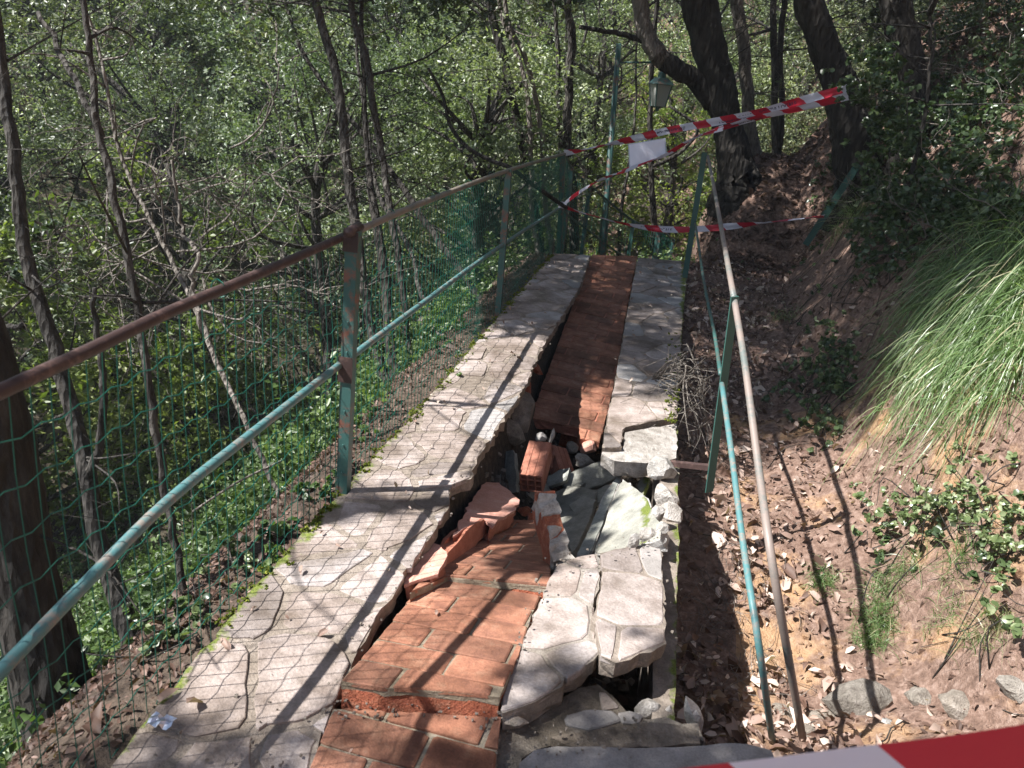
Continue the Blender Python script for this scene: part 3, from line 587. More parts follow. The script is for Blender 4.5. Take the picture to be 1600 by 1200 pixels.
def post(base,top,w,mat,parent,name='post',bolts=False,d=None,side=(1,0,0)):
    base=np.array(base);top=np.array(top); ax=top-base;L=np.linalg.norm(ax);ax/=L; s=np.array(side,float); s-=ax*(s@ax); s/=np.linalg.norm(s); f=np.cross(ax,s); d=d or w
    mb=MB()
    # angle iron: two flanges
    V,Fc=box((base+top)/2-f*(d/2-.003),s*w/2,f*.003,ax*L/2); mb.add(V,Fc)
    V,Fc=box((base+top)/2+s*(w/2-.003)+f*.0031,s*.003,f*(d/2-.0031),ax*L/2); mb.add(V,Fc)
    o=mb.build(name,mat,parent)
    if bolts:
        for q in (.12,.2,.3,.42,.55,.62,.72,.85): 
            mb=MB(); V,Fc=tube([base+ax*L*q-f*(d/2+.0)-f*.0,base+ax*L*q-f*(d/2+.005)],[.005,.004],6); mb.add(V,Fc); b=mb.build('bolt',mat,parent)
    return o
P1b=atz(535,775,-.03); P1t=aty(553,360,P1b[1]); post(P1b+[0,0,-.12],P1t,.044,m_green,fence,bolts=True)
P2b=atz(778,492,-.02); P2t=aty(795,265,P2b[1]); post(P2b+[0,0,-.12],P2t,.042,m_green,fence)
P3b=atx(875,388,XF); P3t=atx(880,240,XF); post(P3b+[0,0,-.12],P3t,.05,m_green,fence)
P0b=np.array([XF,-.1,-.1]); post(P0b,[XF,-.1,float(ext[2])+.5],.05,m_green,fence)
mb=MB()
for P in (P1t,): V,Fc=tube([P+[0,-.05,0.],P+[0,.05,0.006]],.019,10); mb.add(V,Fc)
mb.build('rail_joint',m_rust,fence,True)
for q_,hh in ((.965,.035),(.515,.05)):
    mb=MB(); c_=P1b+(P1t-P1b)*q_; mb.add(*box(c_+[0,-.0275,0],(.0275,0,0),(0,.0015,0),(P1t-P1b)/np.linalg.norm(P1t-P1b)*hh)); mb.build('weld_plate',m_rust,fence)
# wire mesh, 5 x 10 cm
def zrail(y): 
    A=np.array(tr+tf[1:]); return float(np.interp(y,A[:,1],A[:,2]))
VV=[];FF=[];nv=0
def addt(P,r,n=4):
    global nv
    V,Fc=tube(P,r,n,caps=False); VV.extend(V); FF.extend([tuple(i+nv for i in f) for f in Fc]); nv+=len(V)
ys=np.arange(0.0,8.4,.05); wob=lambda y,z:.010*math.sin(y*3.1+z*2)+.012*(float(vnoise(y*2.3,z*3,4))-.5)*2
for y in ys:
    zt=zrail(y)-.015+rng.normal(0,.004); lean=.012*math.sin(y*2.2)
    addt([(XF-.028+wob(y,z)+.0,y+lean*(z)+rng.normal(0,.0012),z) for z in np.linspace(-.09,zt,7)],.0015)
for q in range(11):
    P=[]
    for j,y in enumerate(np.arange(0,8.4,.025)):
        zt=zrail(y)-.02; z=-.08+(zt+.08)*q/10; P.append((XF-.028+wob(y,z),y,z+.006*math.sin(y*2*math.pi/.1)+.004*math.sin(y*5+q)))
    addt(P,.0016,4)
obj('wire_mesh',mesh_np('wire_mesh',np.array(VV)-np.array(fence.location),FF,m_wire),fence,kind='stuff')
mb=MB()
for i in range(26):
    y=rng.uniform(.9,7.5); zz=random.choice([zrail(y),float(np.interp(y,[p[1] for p in mr+mf],[p[2] for p in mr+mf])),-.07]); c=np.array([XF-.012,y,zz])
    a=[c+np.array([.026*math.cos(t)*.9,.004*t,.026*math.sin(t)]) for t in np.linspace(0,6.3,9)]; V,Fc=tube(a,.0016,4); mb.add(V,Fc)
mb.build('wire_tie',m_wire,fence,kind='stuff')
# ------------------------------------------------------------ right railing, bent outwards
rl=thing('broken_railing','broken green and bare metal railing leaning off the right side, two pipes reaching the ground','railing',(.3,4,-.3))
b2=aty(1070,432,7.6); t2=aty(1101,238,7.6); post(b2+[0,0,-.1],t2,.05,m_dgreen,rl)
t1=aty(1144,462,3.35); b1=aty(1104,766,3.35); post(b1,t1,.042,m_dgreen,rl,d=.042,side=(.8,.6,0))
rail('top_rail',[aty(1106,244,7.6),aty(1115,290,6.2),aty(1128,362,4.6),aty(1147,466,3.36)],.0135,m_railr,rl)
g1=ground(1255,1158); rail('top_rail',[aty(1147,466,3.36),aty(1164,570,2.98),aty(1186,735,2.55),aty(1210,900,2.2),g1],.0135,m_railr,rl,'bare brownish lower pipe resting on the stones')
rail('mid_rail',[aty(1086,345,7.6),aty(1100,440,5.2),aty(1116,520,4.2),aty(1126,585,3.4)],.010,m_green,rl)
g2=ground(1207,1160); rail('mid_rail',[aty(1128,600,3.3),aty(1142,700,2.85),aty(1162,855,2.4),aty(1186,1010,2.1),g2],.0115,m_greenl,rl,'teal pipe with flaking paint ending beside the bare one')
mb=MB(); a=atz(1048,724,-.05); b=aty(1106,730,3.35); V,Fc=box((a+b)/2,(b-a)/2,(0,.012,0),(0,0,.012)); mb.add(V,Fc); mb.build('bracket',m_rust,rl)
# ------------------------------------------------------------ posts and fence beyond the crest
def far_post(px,y0,y1,Y,label,cat='post',w=.05,mat=m_green,lean=0):
    t=aty(px+lean,y0,Y); b=aty(px,y1+40,Y); o=thing('fence_post',label,cat,b); post(b,t,w,mat,o,'upright'); return o
ff=thing('lower_fence','green mesh fence following the steps down beyond the crest','fence',(-.4,9.8,-1.2))
pts=[]
for (px,y0,Y) in ((893,262,8.9),(922,290,9.6),(990,345,10.4),(1030,358,10.9),(1052,374,11.3)):
    t=aty(px,y0,Y); b=t-np.array([0.02,0,1.35]); post(b,t,.045 if px!=1030 else .07,m_green if px!=990 else m_dgreen,ff); pts.append(t)
rail('top_rail',[P3t-[0,-.1,.0]]+pts,.014,m_green,ff); rail('mid_rail',[P3t-[0,-.1,.5]]+[p-np.array([0,0,.5]) for p in pts],.012,m_green,ff)
VV=[];FF=[];nv=0
A=np.array([P3t-[0,-.1,0]]+pts); tt=np.linspace(0,len(A)-1,60)
for t_ in tt: P=np.array([np.interp(t_,range(len(A)),A[:,i]) for i in range(3)]); addt([P,P-[0,0,1.25]],.002)
for q in range(12): addt([A[i]-np.array([0,0,.03+q*.105]) for i in range(len(A))],.0018)
obj('wire_mesh',mesh_np('wire_mesh',np.array(VV)-np.array(ff.location),FF,m_farmesh),ff,kind='stuff')
lp=thing('leaning_post','dark green angle iron post leaning against the right bank holding the low tape','post',aty(1258,382,7.9)); post(aty(1258,382,7.9),aty(1340,256,7.9),.06,m_dgreen,lp,'upright')
# lamp
YL=10.0; lb=aty(938,430,YL); lt=aty(967,68,YL); lamp=thing('street_lamp','dark green lamp post with a four sided lantern hanging from its arm beyond the crest','street lamp',lb)
mb=MB(); V,Fc=tube([lb-[0,0,.7],lb,lb+(lt-lb)*.25,lb+(lt-lb)*.26,lt],[.055,.055,.05,.04,.03],10); mb.add(V,Fc); mb.build('pole',m_green,lamp,True)
mb=MB(); a0=aty(964,98,YL); a1=aty(1034,97,YL); V,Fc=tube([a0,(a0+a1)/2,a1],.012,6); mb.add(V,Fc); V,Fc=tube(smooth_line([aty(965,125,YL),aty(985,110,YL),aty(1010,100,YL)],5),.007,5); mb.add(V,Fc); mb.build('arm',m_green,lamp,True)
lc=aty(1030,150,YL); k=1/pxm(lc)
def frus(z0,z1,r0,r1,mat,name,wire=False):
    V=[];  
    for z,r in ((z0,r0),(z1,r1)):
        for sx,sy in ((-1,-1),(1,-1),(1,1),(-1,1)): a_=.5; V.append(lc+np.array([(sx*math.cos(a_)-sy*math.sin(a_))*r,(sx*math.sin(a_)+sy*math.cos(a_))*r,z]))
    mb=MB(); mb.add(V,[(0,1,5,4),(1,2,6,5),(2,3,7,6),(3,0,4,7),(3,2,1,0),(4,5,6,7)]); return mb,V
g_,t_,b_,o_=newmat('frosted_lantern_glass'); b_.inputs['Base Color'].default_value=(.55,.56,.52,1); b_.inputs['Roughness'].default_value=.35; b_.inputs['Transmission Weight'].default_value=.35
mb,V=frus(-.115,.125,.058,.092,g_,''); mb.build('pane',g_,lamp)
mb,V=frus(.128,.20,.118,.055,m_green,''); mb.add(*tube([lc+[0,0,.19],lc+[0,0,.25],lc+[0,0,.27],lc+[0,0,.42]],[.05,.045,.012,.012],8)); mb.build('lantern_roof',m_green,lamp)
mb=MB()
for i in range(4):
    a=V[i]; 
for i in range(4):
    sgn=[(-1,-1),(1,-1),(1,1),(-1,1)][i]; pp=[]
    for z,r in ((-.12,.061),(.127,.096)): a_=.5; pp.append(lc+np.array([(sgn[0]*math.cos(a_)-sgn[1]*math.sin(a_))*r,(sgn[0]*math.sin(a_)+sgn[1]*math.cos(a_))*r,z]))
    mb.add(*tube(pp,.008,5))
mb.add(*tube([lc+[0,0,-.13],lc+[0,0,-.112]],[.05,.085],4)); mb.add(*tube([lc+[0,0,-.17],lc+[0,0,-.125]],[.01,.03],6)); mb.build('lantern_frame',m_dgreen,lamp)
# ------------------------------------------------------------ barrier tapes
def tapemat():
    m,t,b,o=newmat('barrier_tape'); uv=t.nodes.new('ShaderNodeUVMap'); s=t.nodes.new('ShaderNodeSeparateXYZ'); t.links.new(uv.outputs[0],s.inputs[0])
    v=math_(t,'ADD',s.outputs[0],math_(t,'MULTIPLY',s.outputs[1],.9)); v=math_(t,'DIVIDE',v,.30); v=math_(t,'FRACT',v); v=math_(t,'GREATER_THAN',v,.5)
    c=mix(t,v,(.70,.68,.78),(.52,.02,.045)); t.links.new(c,b.inputs['Base Color']); b.inputs['Roughness'].default_value=.35
    tr=t.nodes.new('ShaderNodeBsdfTranslucent'); t.links.new(c,tr.inputs[0]); ms=t.nodes.new('ShaderNodeMixShader'); ms.inputs[0].default_value=.3
    t.links.new(b.outputs[0],ms.inputs[1]); t.links.new(tr.outputs[0],ms.inputs[2]); t.links.new(ms.outputs[0],o.inputs[0]); n=nz(t,25,3); bump(t,b,n.outputs[0],.2,.01); return m
m_tape=tapemat(); m_ink,t,b,o=newmat('tape_ink'); b.inputs['Base Color'].default_value=(.035,.02,.06,1); b.inputs['Roughness'].default_value=.5
def textmesh(body,size):
    cu=bpy.data.curves.new('lettering','FONT'); cu.body=body; cu.size=size; cu.resolution_u=2; ob=bpy.data.objects.new('lettering',cu); COL.objects.link(ob)
    bpy.context.view_layer.update(); me=bpy.data.meshes.new_from_object(ob.evaluated_get(bpy.context.evaluated_depsgraph_get())); bpy.data.objects.remove(ob); return me
TXT=textmesh('POLIZIA LOCALE',.05)
def tape(name,label,pts,wid,wdir,text=None,twist=None,both=False,phase=0.,thin=0.,ts=1.):
    P=smooth_line(pts,10); n=len(P); d=np.zeros(n); d[1:]=np.cumsum(np.linalg.norm(np.diff(P,axis=0),axis=1)); Wd=[]
    for i in range(n):
        T=P[min(i+1,n-1)]-P[max(i-1,0)]; T/=np.linalg.norm(T); w=np.array(wdir,float); w-=T*(w@T); w/=np.linalg.norm(w); f=np.cross(T,w)
        a=twist(d[i]/d[-1]) if twist else 0.; a+=.12*math.sin(d[i]*3.3)
        Wd.append(w*math.cos(a)+f*math.sin(a))
    Wd=np.array(Wd); V=[];Fc=[];UV=[]; K=4
    for i in range(n):
        for k_ in range(K+1):
            v=(k_/K-.5)*wid; T=P[min(i+1,n-1)]-P[max(i-1,0)]; T/=np.linalg.norm(T); f=np.cross(T,Wd[i]); V.append(P[i]+Wd[i]*v+f*(thin*wid*math.sin(k_*2.1+d[i]*5)+.0)); UV.append((d[i]+phase,v))
    for i in range(n-1):
        for k_ in range(K): a=i*(K+1)+k_; Fc.append((a,a+1,a+K+2,a+K+1))
    me=mesh_py(name,np.array(V)-P[0],Fc,m_tape,True); uv=me.uv_layers.new(name='UVMap')
    for lp_ in me.loops: uv.data[lp_.index].uv=UV[lp_.vertex_index]
    o=obj(name,me,None,P[0]); tag(o,label,'tape')
    if text:
        for s0 in text:
            vs=np.array([v.co[:] for v in TXT.vertices]); x=s0+vs[:,0]*ts*wid/.075; y=(vs[:,1]*ts-(.022 if ts==1 else .026))*wid/.075
            Q=np.stack([np.interp(x,d,P[:,i]) for i in range(3)],1); WW=np.stack([np.interp(x,d,Wd[:,i]) for i in range(3)],1)
            TT=np.gradient(P,axis=0); TT/=np.linalg.norm(TT,axis=1)[:,None]; TW=np.stack([np.interp(x,d,TT[:,i]) for i in range(3)],1)
            for sg in (1,-1):
                N=np.cross(TW,WW)*.0022*sg
                obj('lettering',mesh_py('lettering',Q+WW*y[:,None]+N-P[0],[tuple(p.vertices) for p in TXT.polygons],m_ink),o)
    return o
up=(0,0,1)
tape('barrier_tape','topmost red and white barrier tape stretched from the left fence post up to the bank',[aty(882,239,8.3),aty(960,224,8.0),aty(1040,205,7.6),aty(1150,184,7.1),aty(1230,164,6.8),aty(1322,138,6.5)],.066,(.1,-.3,1),[1.15,1.85,2.25],lambda s:1.3*math.exp(-((s-.13)/.09)**2)+.35*math.sin(s*11),thin=.12,phase=.06)
tape('barrier_tape','second strand of red and white tape just under the topmost one on the right',[aty(1085,214,7.3),aty(1170,188,7.0),aty(1240,172,6.75),aty(1325,150,6.45)],.06,(.1,-.6,1),[.35],lambda s:.9-.7*s,thin=.1,phase=.2)
tape('barrier_tape','thin twisted tape hanging under the white paper and up to the right',[aty(876,322,8.25),aty(905,300,8.1),aty(940,281,7.9),aty(984,263,7.4),aty(1037,243,7.3),aty(1085,216,7.25),aty(1130,200,7.1)],.05,(0,-1,.35),None,lambda s:1.3*math.sin(s*14)*.5+.5,thin=.15)
tape('barrier_tape','lowest sagging red and white tape tied to the leaning post on the right bank',[aty(876,321,8.25),aty(920,335,8.1),aty(985,352,8.0),aty(1060,359,7.9),aty(1150,353,7.8),aty(1230,344,7.8),aty(1288,337,7.85)],.062,(0,-.5,1),[.9,2.0,2.45],lambda s:.9*math.sin(s*9),thin=.1,phase=.1)
mb=MB()
for i in range(3): P=atx(877,322,XF+.03)+rng.normal(0,.012,3); mb.add(*tube(smooth_line([P+np.array([math.cos(t)*.035,math.sin(t)*.035,rng.normal(0,.01)]) for t in np.linspace(0,6.3,7)],3),.009,5))
o=mb.build('tape_knot',m_tape); tag(o,'crumpled knot of tape wound round the far left fence post','tape')
# foreground tape, out of focus, between two stakes outside the view
nr=lambda px,py,s:O+ray(px,py)*s
T0=nr(560,1366,.80);T1=nr(2100,1085,.86)
tape('barrier_tape','blurred red and white tape right in front of the camera across the bottom right corner',[T0,nr(900,1284,.80),nr(1250,1237,.80),nr(1600,1190,.80),T1],.078,(.0,.42,1),[.70],None,phase=-.12,ts=.45,thin=.01)
for P,l in ((T0,'left'),(T1,'right')):
    s=thing('stake','wooden stake holding the %s end of the near tape, outside the view'%l,'stake',(P[0],P[1],-.2)); mb=MB(); mb.add(*tube([(P[0],P[1]+.02,-.2),(P[0],P[1]+.02,P[2]+.06)],.018,6)); mb.build('shaft',m_bark,s)
# paper notice in a clear sleeve
q=[aty(983,226,7.45),aty(1038,217,7.45),aty(1040,243,7.42),aty(985,263,7.42)]
sg=thing('paper_notice','blank looking white paper notice in a clear sleeve hung between two tapes','notice',q[0])
mp,t,b,o=newmat('white_paper'); b.inputs['Base Color'].default_value=(.80,.79,.90,1); b.inputs['Roughness'].default_value=.25
g=[]; 
for j in range(5):
    for i in range(7):
        u,v=i/6,j/4; g.append((q[0]*(1-u)+q[1]*u)*(1-v)+(q[3]*(1-u)+q[2]*u)*v+np.array([0,-1,0])*.012*math.sin(u*3+v*2))
fs=[(j*7+i,j*7+i+1,(j+1)*7+i+1,(j+1)*7+i) for j in range(4) for i in range(6)]
mb=MB(); mb.add(g,fs); mb.build('paper',mp,sg,True)
ms_,t,b,o=newmat('clear_sleeve'); b.inputs['Base Color'].default_value=(.55,.57,.62,1); b.inputs['Roughness'].default_value=.2
cc=sum(q)/4; mb=MB(); qq=[cc+(p-cc)*1.07+np.array([0,.02,0]) for p in q]; mb.add(qq+[p+np.array([0,.003,0]) for p in qq],[(0,1,2,3),(7,6,5,4),(0,4,5,1),(1,5,6,2),(2,6,7,3),(3,7,4,0)]); mb.build('sleeve',ms_,sg)
# ------------------------------------------------------------ leaves
def leaf_arrays(C,L,Wd,up=.7,tint=None,hang=0.,curl=.12,dirs=None,hi=False):
    n=len(C); d=rng.normal(size=(n,3)) if dirs is None else dirs+rng.normal(0,.35,(n,3)); d[:,2]=d[:,2]*.7-hang; d/=np.linalg.norm(d,axis=1)[:,None]
    nn=rng.normal(size=(n,3))*(1-up)+np.array([-.25,-.35,1.])*up; s=np.cross(d,nn); s/=np.linalg.norm(s,axis=1)[:,None]+1e-9; nn=np.cross(s,d)
    L=np.asarray(L)*rng.uniform(.7,1.25,n); Wd=L*Wd*rng.uniform(.8,1.2,n)
    a=C-d*(L/2)[:,None]; b=C+d*(L/2)[:,None]-nn*(curl*L)[:,None]; m=C-d*(L*.06)[:,None]
    if hi:
        cu=(curl*rng.uniform(.2,1.6,n)*L)[:,None]; q1=C-d*(L*.30)[:,None]; q2=C+d*(L*.14)[:,None]-nn*cu*.2; m1=q1+0; m2=q2+0; tw=rng.normal(0,.25,n)[:,None]*(Wd/2)[:,None]
        w1=s*(Wd*.42*rng.uniform(.7,1.2,n))[:,None]; w2=s*(Wd*.44*rng.uniform(.7,1.2,n))[:,None]; b=C+d*(L/2)[:,None]-nn*cu
        V=np.stack([a,m1+w1+nn*cu*.7,m2+w2+nn*(cu*.55+tw),b,m2-w2+nn*(cu*.55-tw),m1-w1+nn*cu*.7,m1,m2],1).reshape(-1,3); I0=np.arange(n)*8
        tr_=[(0,6,1),(1,6,7),(1,7,2),(2,7,3),(0,5,6),(5,4,7),(5,7,6),(4,3,7)]
        Fc=np.stack([np.stack([I0+i for i in t3],1) for t3 in tr_],1).reshape(-1,3); t=rng.random(n) if tint is None else tint; return V,Fc,np.repeat(t,8)
    l=m+s*(Wd/2)[:,None]+nn*(Wd*curl*1.2)[:,None]; r=m-s*(Wd/2)[:,None]+nn*(Wd*curl*1.2)[:,None]
    V=np.stack([a,l,b,r],1).reshape(-1,3); I0=np.arange(n)*4
    Fc=np.stack([np.stack([I0,I0+2,I0+1],1),np.stack([I0,I0+3,I0+2],1)],1).reshape(-1,3)
    t=rng.random(n) if tint is None else tint; return V,Fc,np.repeat(t,4)
def clump_points(cs,rad,n,flat=.65):
    cs=np.asarray(cs,float); k=len(cs); rad=np.broadcast_to(rad,(k,)); c=np.repeat(cs,n,0); r=np.repeat(rad,n)
    N=len(c); d=rng.normal(size=(N,3)); d/=np.linalg.norm(d,axis=1)[:,None]; rr=rng.random(N)**.5; P=c+d*(rr*r)[:,None]*np.array([1,1,flat])
    if N<100: return P
    g=10; ix=(np.arange(N)//g)*g; dd=rng.normal(size=(N,3)); dd=dd[ix]+np.array([0,0,.1]); dd/=np.linalg.norm(dd,axis=1)[:,None]
    return P[ix]+dd*(rng.random(N)*r*.42)[:,None]+rng.normal(0,1,(N,3))*(r*.055)[:,None]
def foliage_mesh(name,cs,rad,n,L,Wd,mat,up=.6,flat=.65,tb=None,hang=.15,hi=False):
    P=clump_points(cs,rad,n,flat); t=rng.random(len(P))
    if tb is not None: t=np.clip(np.repeat(tb,n)*.6+t*.5,0,1)
    V,Fc,t=leaf_arrays(P,L,Wd,up,t,hang,hi=hi); return mesh_np(name,V,Fc,mat,False,t)
def add_foliage(name,cs,rad,n,L,Wd,mat,parent=None,**k):
    me=foliage_mesh(name,cs,rad,n,L,Wd,mat,**k); base=np.zeros(3)
    if parent is not None:
        base=np.array(parent.location); me.transform(Matrix.Translation(Vector((-base).tolist())))
    return obj(name,me,parent)
# ------------------------------------------------------------ named trees
def shadowxy(P): P=np.asarray(P); k=P[...,2]; return P[...,0]+.70*k,P[...,1]+.33*k
def lit(x,y):                                    # ground kept open to the sun
    return ((x>-1.3)&(x<3.3)&(y>np.where(np.asarray(x)>.3,2.25,1.5))&(y<np.where(np.asarray(x)>-.25,4.45,4.85)))
trees=[]
def tree(name,label,pts,Y,mat,top=None,wander=.02,rough=.06,forks=(),base_ground=True,group=None,sides=9,H=6.5):
    """pts: (px,py,width px) top to bottom; Y: depth, or pair top/bottom"""
    Ys=np.linspace(Y[0],Y[1],len(pts)) if isinstance(Y,tuple) else [Y]*len(pts)
    P=[aty(x,y,Yi) for (x,y,w),Yi in zip(pts,Ys)]; R=[w*(.72 if w<40 else .86)/2/pxm(p) for (x,y,w),p in zip(pts,P)]
    if base_ground:
        p=P[-1]; g=float(height(p[0],p[1]))
        if p[2]>g+.02:
            dr=(P[-1]-P[-2]); dr=dr/np.linalg.norm(dr); dr=dr*.25+np.array([0,0,-1]); dr/=-dr[2]; hh=p[2]-g
            for f_ in (.5,1.0): P.append(p+dr*hh*f_); R.append(R[-1]*(1.04 if f_<1 else 1.10))
        P.append(P[-1]-np.array([0,0,.3])); R.append(R[-1]*1.12)
    # upwards, out of the view
    dr=P[0]-P[1]; dr/=np.linalg.norm(dr); dr=dr*.6+np.array([0,0,.55]); dr/=np.linalg.norm(dr); tp=P[0].copy(); r=R[0]; ext=[]
    if top is None: top=H
    while tp[2]<top:
        tp=tp+dr*.6+rng.normal(0,.05,3); r*=.88; ext.append((tp.copy(),max(r,.006)))
    P=[e[0] for e in ext[::-1]]+P; R=[e[1] for e in ext[::-1]]+R
    base=P[-1]+np.array([0,0,.25]); t=thing(name,label,'tree',base,group)
    PP=smooth_line(P,4 if sides<12 else 12); PP[1:-1]+=rng.normal(0,wander*(.25 if sides<12 else .06),PP[1:-1].shape); RR=np.interp(np.linspace(0,len(R)-1,len(PP)),range(len(R)),R)
    mb=MB(); mb.add(*tube(PP,RR,sides,rough,len(trees))); mb.build('trunk',mat,t,True)
    for fk in forks:
        fm=m_barkp if fk[-1]=='pale' else mat; fk=[q for q in fk if q!='pale']  # pale fork: lighter bark used as painted sunlight
        Fp=[aty(x,y,Yf) for (x,y,w,Yf) in fk]; Fr=[w/2/pxm(p) for (x,y,w,Yf),p in zip(fk,Fp)]
        Q=smooth_line(Fp,5); Q[1:-1]+=rng.normal(0,.006,Q[1:-1].shape); mb=MB(); mb.add(*tube(Q,np.interp(np.linspace(0,len(Fr)-1,len(Q)),range(len(Fr)),Fr),10,rough,3)); mb.build('branch',fm,t,True)
    # upper limbs out of view + bare twigs
    mb=MB(); tips=[]
    up_=[p for p in PP if p[2]>2.2]
    for q in range(7 if up_ else 0):
        s=up_[rng.integers(len(up_))]; a=rng.uniform(0,6.28); e=s+np.array([math.cos(a)*rng.uniform(.6,1.5),math.sin(a)*rng.uniform(.6,1.5),rng.uniform(.2,1.1)]); m_=(s+e)/2+rng.normal(0,.12,3)
        if lit(*shadowxy(e)) or lit(*shadowxy(m_)): continue
        mb=MB(); mb.add(*tube(smooth_line([s,m_,e],4),np.linspace(.022,.006,9),5)); tips.append(e); mb.build('limb',mat,t,True)
    low=[p for p in PP if p[2]<2.6 and p[2]>base[2]+.8]
    mb=MB()
    for q in range(min(9,len(low))):
        s=low[rng.integers(len(low))]; a=rng.uniform(0,6.28); L_=rng.uniform(.25,.8); e=s+np.array([math.cos(a),math.sin(a),rng.uniform(-.1,.7)])*L_; m_=(s+e)/2+rng.normal(0,.06,3)
        mb.add(*tube(smooth_line([s,m_,e],4),np.linspace(.008,.002,9),4))
        for w_ in range(3): k_=m_+(e-m_)*rng.random(); mb.add(*tube([k_,k_+rng.normal(0,.13,3),k_+rng.normal(0,.2,3)],[.003,.002,.001],3))
    if low: mb.build('twigs',mat,t,True,kind='stuff')
    trees.append(dict(o=t,P=PP,tips=tips,cl=[])); return t
tree('oak_tree','thick dark trunk at the far left edge beside the near fence',[(-190,300,80),(-95,420,88),(-32,540,96),(12,740,100),(45,930,112),(85,1080,125),(118,1200,150)],(1.9,2.0),m_barkd,top=4.2,sides=28,rough=.09)
tree('oak_tree','dark crooked trunk second from the left, with a short side limb',[(0,100,24),(15,200,26),(32,330,28),(48,430,30),(85,540,31),(112,640,33),(135,740,36),(160,860,38),(205,990,42)],(3.6,3.1),m_bark,forks=[[(135,745,16,3.2),(158,690,13,3.2),(162,600,11,3.2),(150,520,9,3.2),(148,450,7,3.2)],[(38,510,9,3.3),(10,512,8,3.3),(-30,520,7,3.3)]])
tree('young_tree','long slim trunk in the sun left of the brown rail, forking high up',[(133,0,13),(142,100,14),(150,180,16),(172,280,17),(205,430,18),(232,600,18),(252,730,18),(272,840,17),(290,935,18)],(3.0,2.5),m_bark,forks=[[(160,215,11,2.95),(130,150,9,3.0),(100,90,8,3.1),(60,20,7,3.2)]])
tree('young_tree','slender pale leaning stem crossing behind the middle of the near fence bay',[(190,250,8),(235,340,9),(272,415,10),(305,480,12),(332,550,12),(360,610,12),(385,665,11),(415,730,11),(446,802,10)],(4.2,3.3),m_barkp,top=2.6,forks=[[(318,520,9,3.8),(300,440,7,3.9),(310,400,6,3.9),(285,365,6,4.0),(278,310,5,4.0),(268,250,4,4.0)]],H=3)
tree('oak_tree','dark trunk rising directly behind the near green post',[(492,0,18),(520,90,20),(535,190,20),(546,290,22),(560,380,22),(572,470,21),(585,540,22),(605,600,24),(634,668,30)],(6.0,5.2),m_bark)
tree('oak_tree','second trunk right of the near green post, with sunlit right side',[(548,10,14),(570,80,15),(582,160,16),(600,260,15),(610,330,15),(628,440,15),(638,540,14),(650,620,16)],(6.4,5.7),m_bark)
tree('oak_tree','short dark crooked trunk with peeling twigs close to the near post',[(575,250,12),(585,330,20),(600,420,22),(608,520,24),(618,590,26),(628,650,28)],(6.6,5.6),m_barkd,H=3.2)
tree('leaning_tree','dark trunk leaning up to the left between the first and second posts',[(480,95,9),(560,200,11),(620,280,13),(668,352,15),(705,402,15),(738,450,14),(756,482,14)],(8.2,7.3),m_barkd)
tree('young_tree','thin trunk behind the mesh left of the second post',[(590,300,9),(640,390,10),(655,450,11),(672,490,11),(692,535,12)],(7.6,6.4),m_bark,H=4)
tree('oak_tree','dark trunk leaning left behind the pair of pale stems',[(765,0,17),(778,60,19),(795,130,20),(812,210,18),(828,290,16),(845,370,15)],9.6,m_barkd)
tree('young_tree','left one of two pale slender stems beside the far fence corner',[(786,30,9),(811,94,10),(826,161,11),(829,232,11),(831,319,11),(841,398,14)],9.2,m_barkp)
tree('young_tree','right one of two pale slender stems beside the far fence corner',[(793,30,10),(819,86,11),(837,157,12),(849,232,12),(852,319,12),(862,392,14)],9.3,m_barkp)
tree('oak_tree','straight upright trunk just right of the third fence post',[(887,0,17),(893,60,19),(890,130,19),(886,220,20),(895,300,20),(898,400,22)],9.8,m_bark)
tree('oak_tree','narrow reddish trunk left of the straight upright one',[(868,30,9),(872,90,10),(873,160,12),(876,240,12),(884,330,12)],10.6,m_bark)
tree('oak_tree','thin dark trunk standing under the hanging lantern',[(1017,150,12),(1016,210,12),(1018,280,13),(1022,345,14),(1024,400,15)],11.8,m_barkd,forks=[[(1018,260,6,11.8),(1060,240,6,11.8),(1090,200,5,11.8),(1045,165,4,11.8)]])
tree('young_tree','thin bent sapling between lamp post and lantern trunk',[(992,180,5),(985,240,6),(975,300,7),(968,350,8),(967,400,9)],11.2,m_bark,H=4)
tree('big_oak_tree','massive dark trunk right of the lantern growing from the earth mound',[(1092,-10,66),(1105,60,60),(1122,130,56),(1136,200,54),(1148,250,62),(1154,292,80)],9.8,m_barkd,sides=28,rough=.10,forks=[[(1112,165,26,9.8),(1085,125,27,9.7),(1058,108,28,9.6),(1036,96,28,9.6)],[(1037,97,27,9.6),(1030,88,28,9.6),(1012,60,27,9.6),(1002,20,27,9.6),(998,-40,26,9.6),'pale'],[(1018,70,9,9.6),(985,58,9,9.6),(955,50,8,9.6),(905,42,7,9.6)]])  # upper limb in pale bark, sunlight put into its colour
tree('oak_tree','grey barked trunk immediately right of the massive dark one',[(1150,-5,28),(1160,60,27),(1166,130,27),(1172,200,29),(1182,262,36)],10.4,m_barkp)
tree('oak_tree','narrow double trunk between the grey trunk and the leaning big one',[(1208,0,14),(1210,90,15),(1210,180,15),(1212,270,17)],11.0,m_bark,forks=[[(1214,270,9,11.1),(1221,180,9,11.1),(1219,80,9,11.1),(1226,-10,9,11.1)]])
tree('big_oak_tree','big dark trunk leaning left above the right end of the tapes',[(1262,-10,50),(1280,50,52),(1300,105,56),(1318,150,62),(1332,220,70),(1345,280,84)],8.2,m_barkd,sides=28,rough=.10)
tree('big_oak_tree','broad dark trunk half hidden in shadow at the upper right',[(1398,-10,52),(1408,50,52),(1420,110,56),(1432,200,60)],8.0,m_barkd,sides=28,rough=.10)
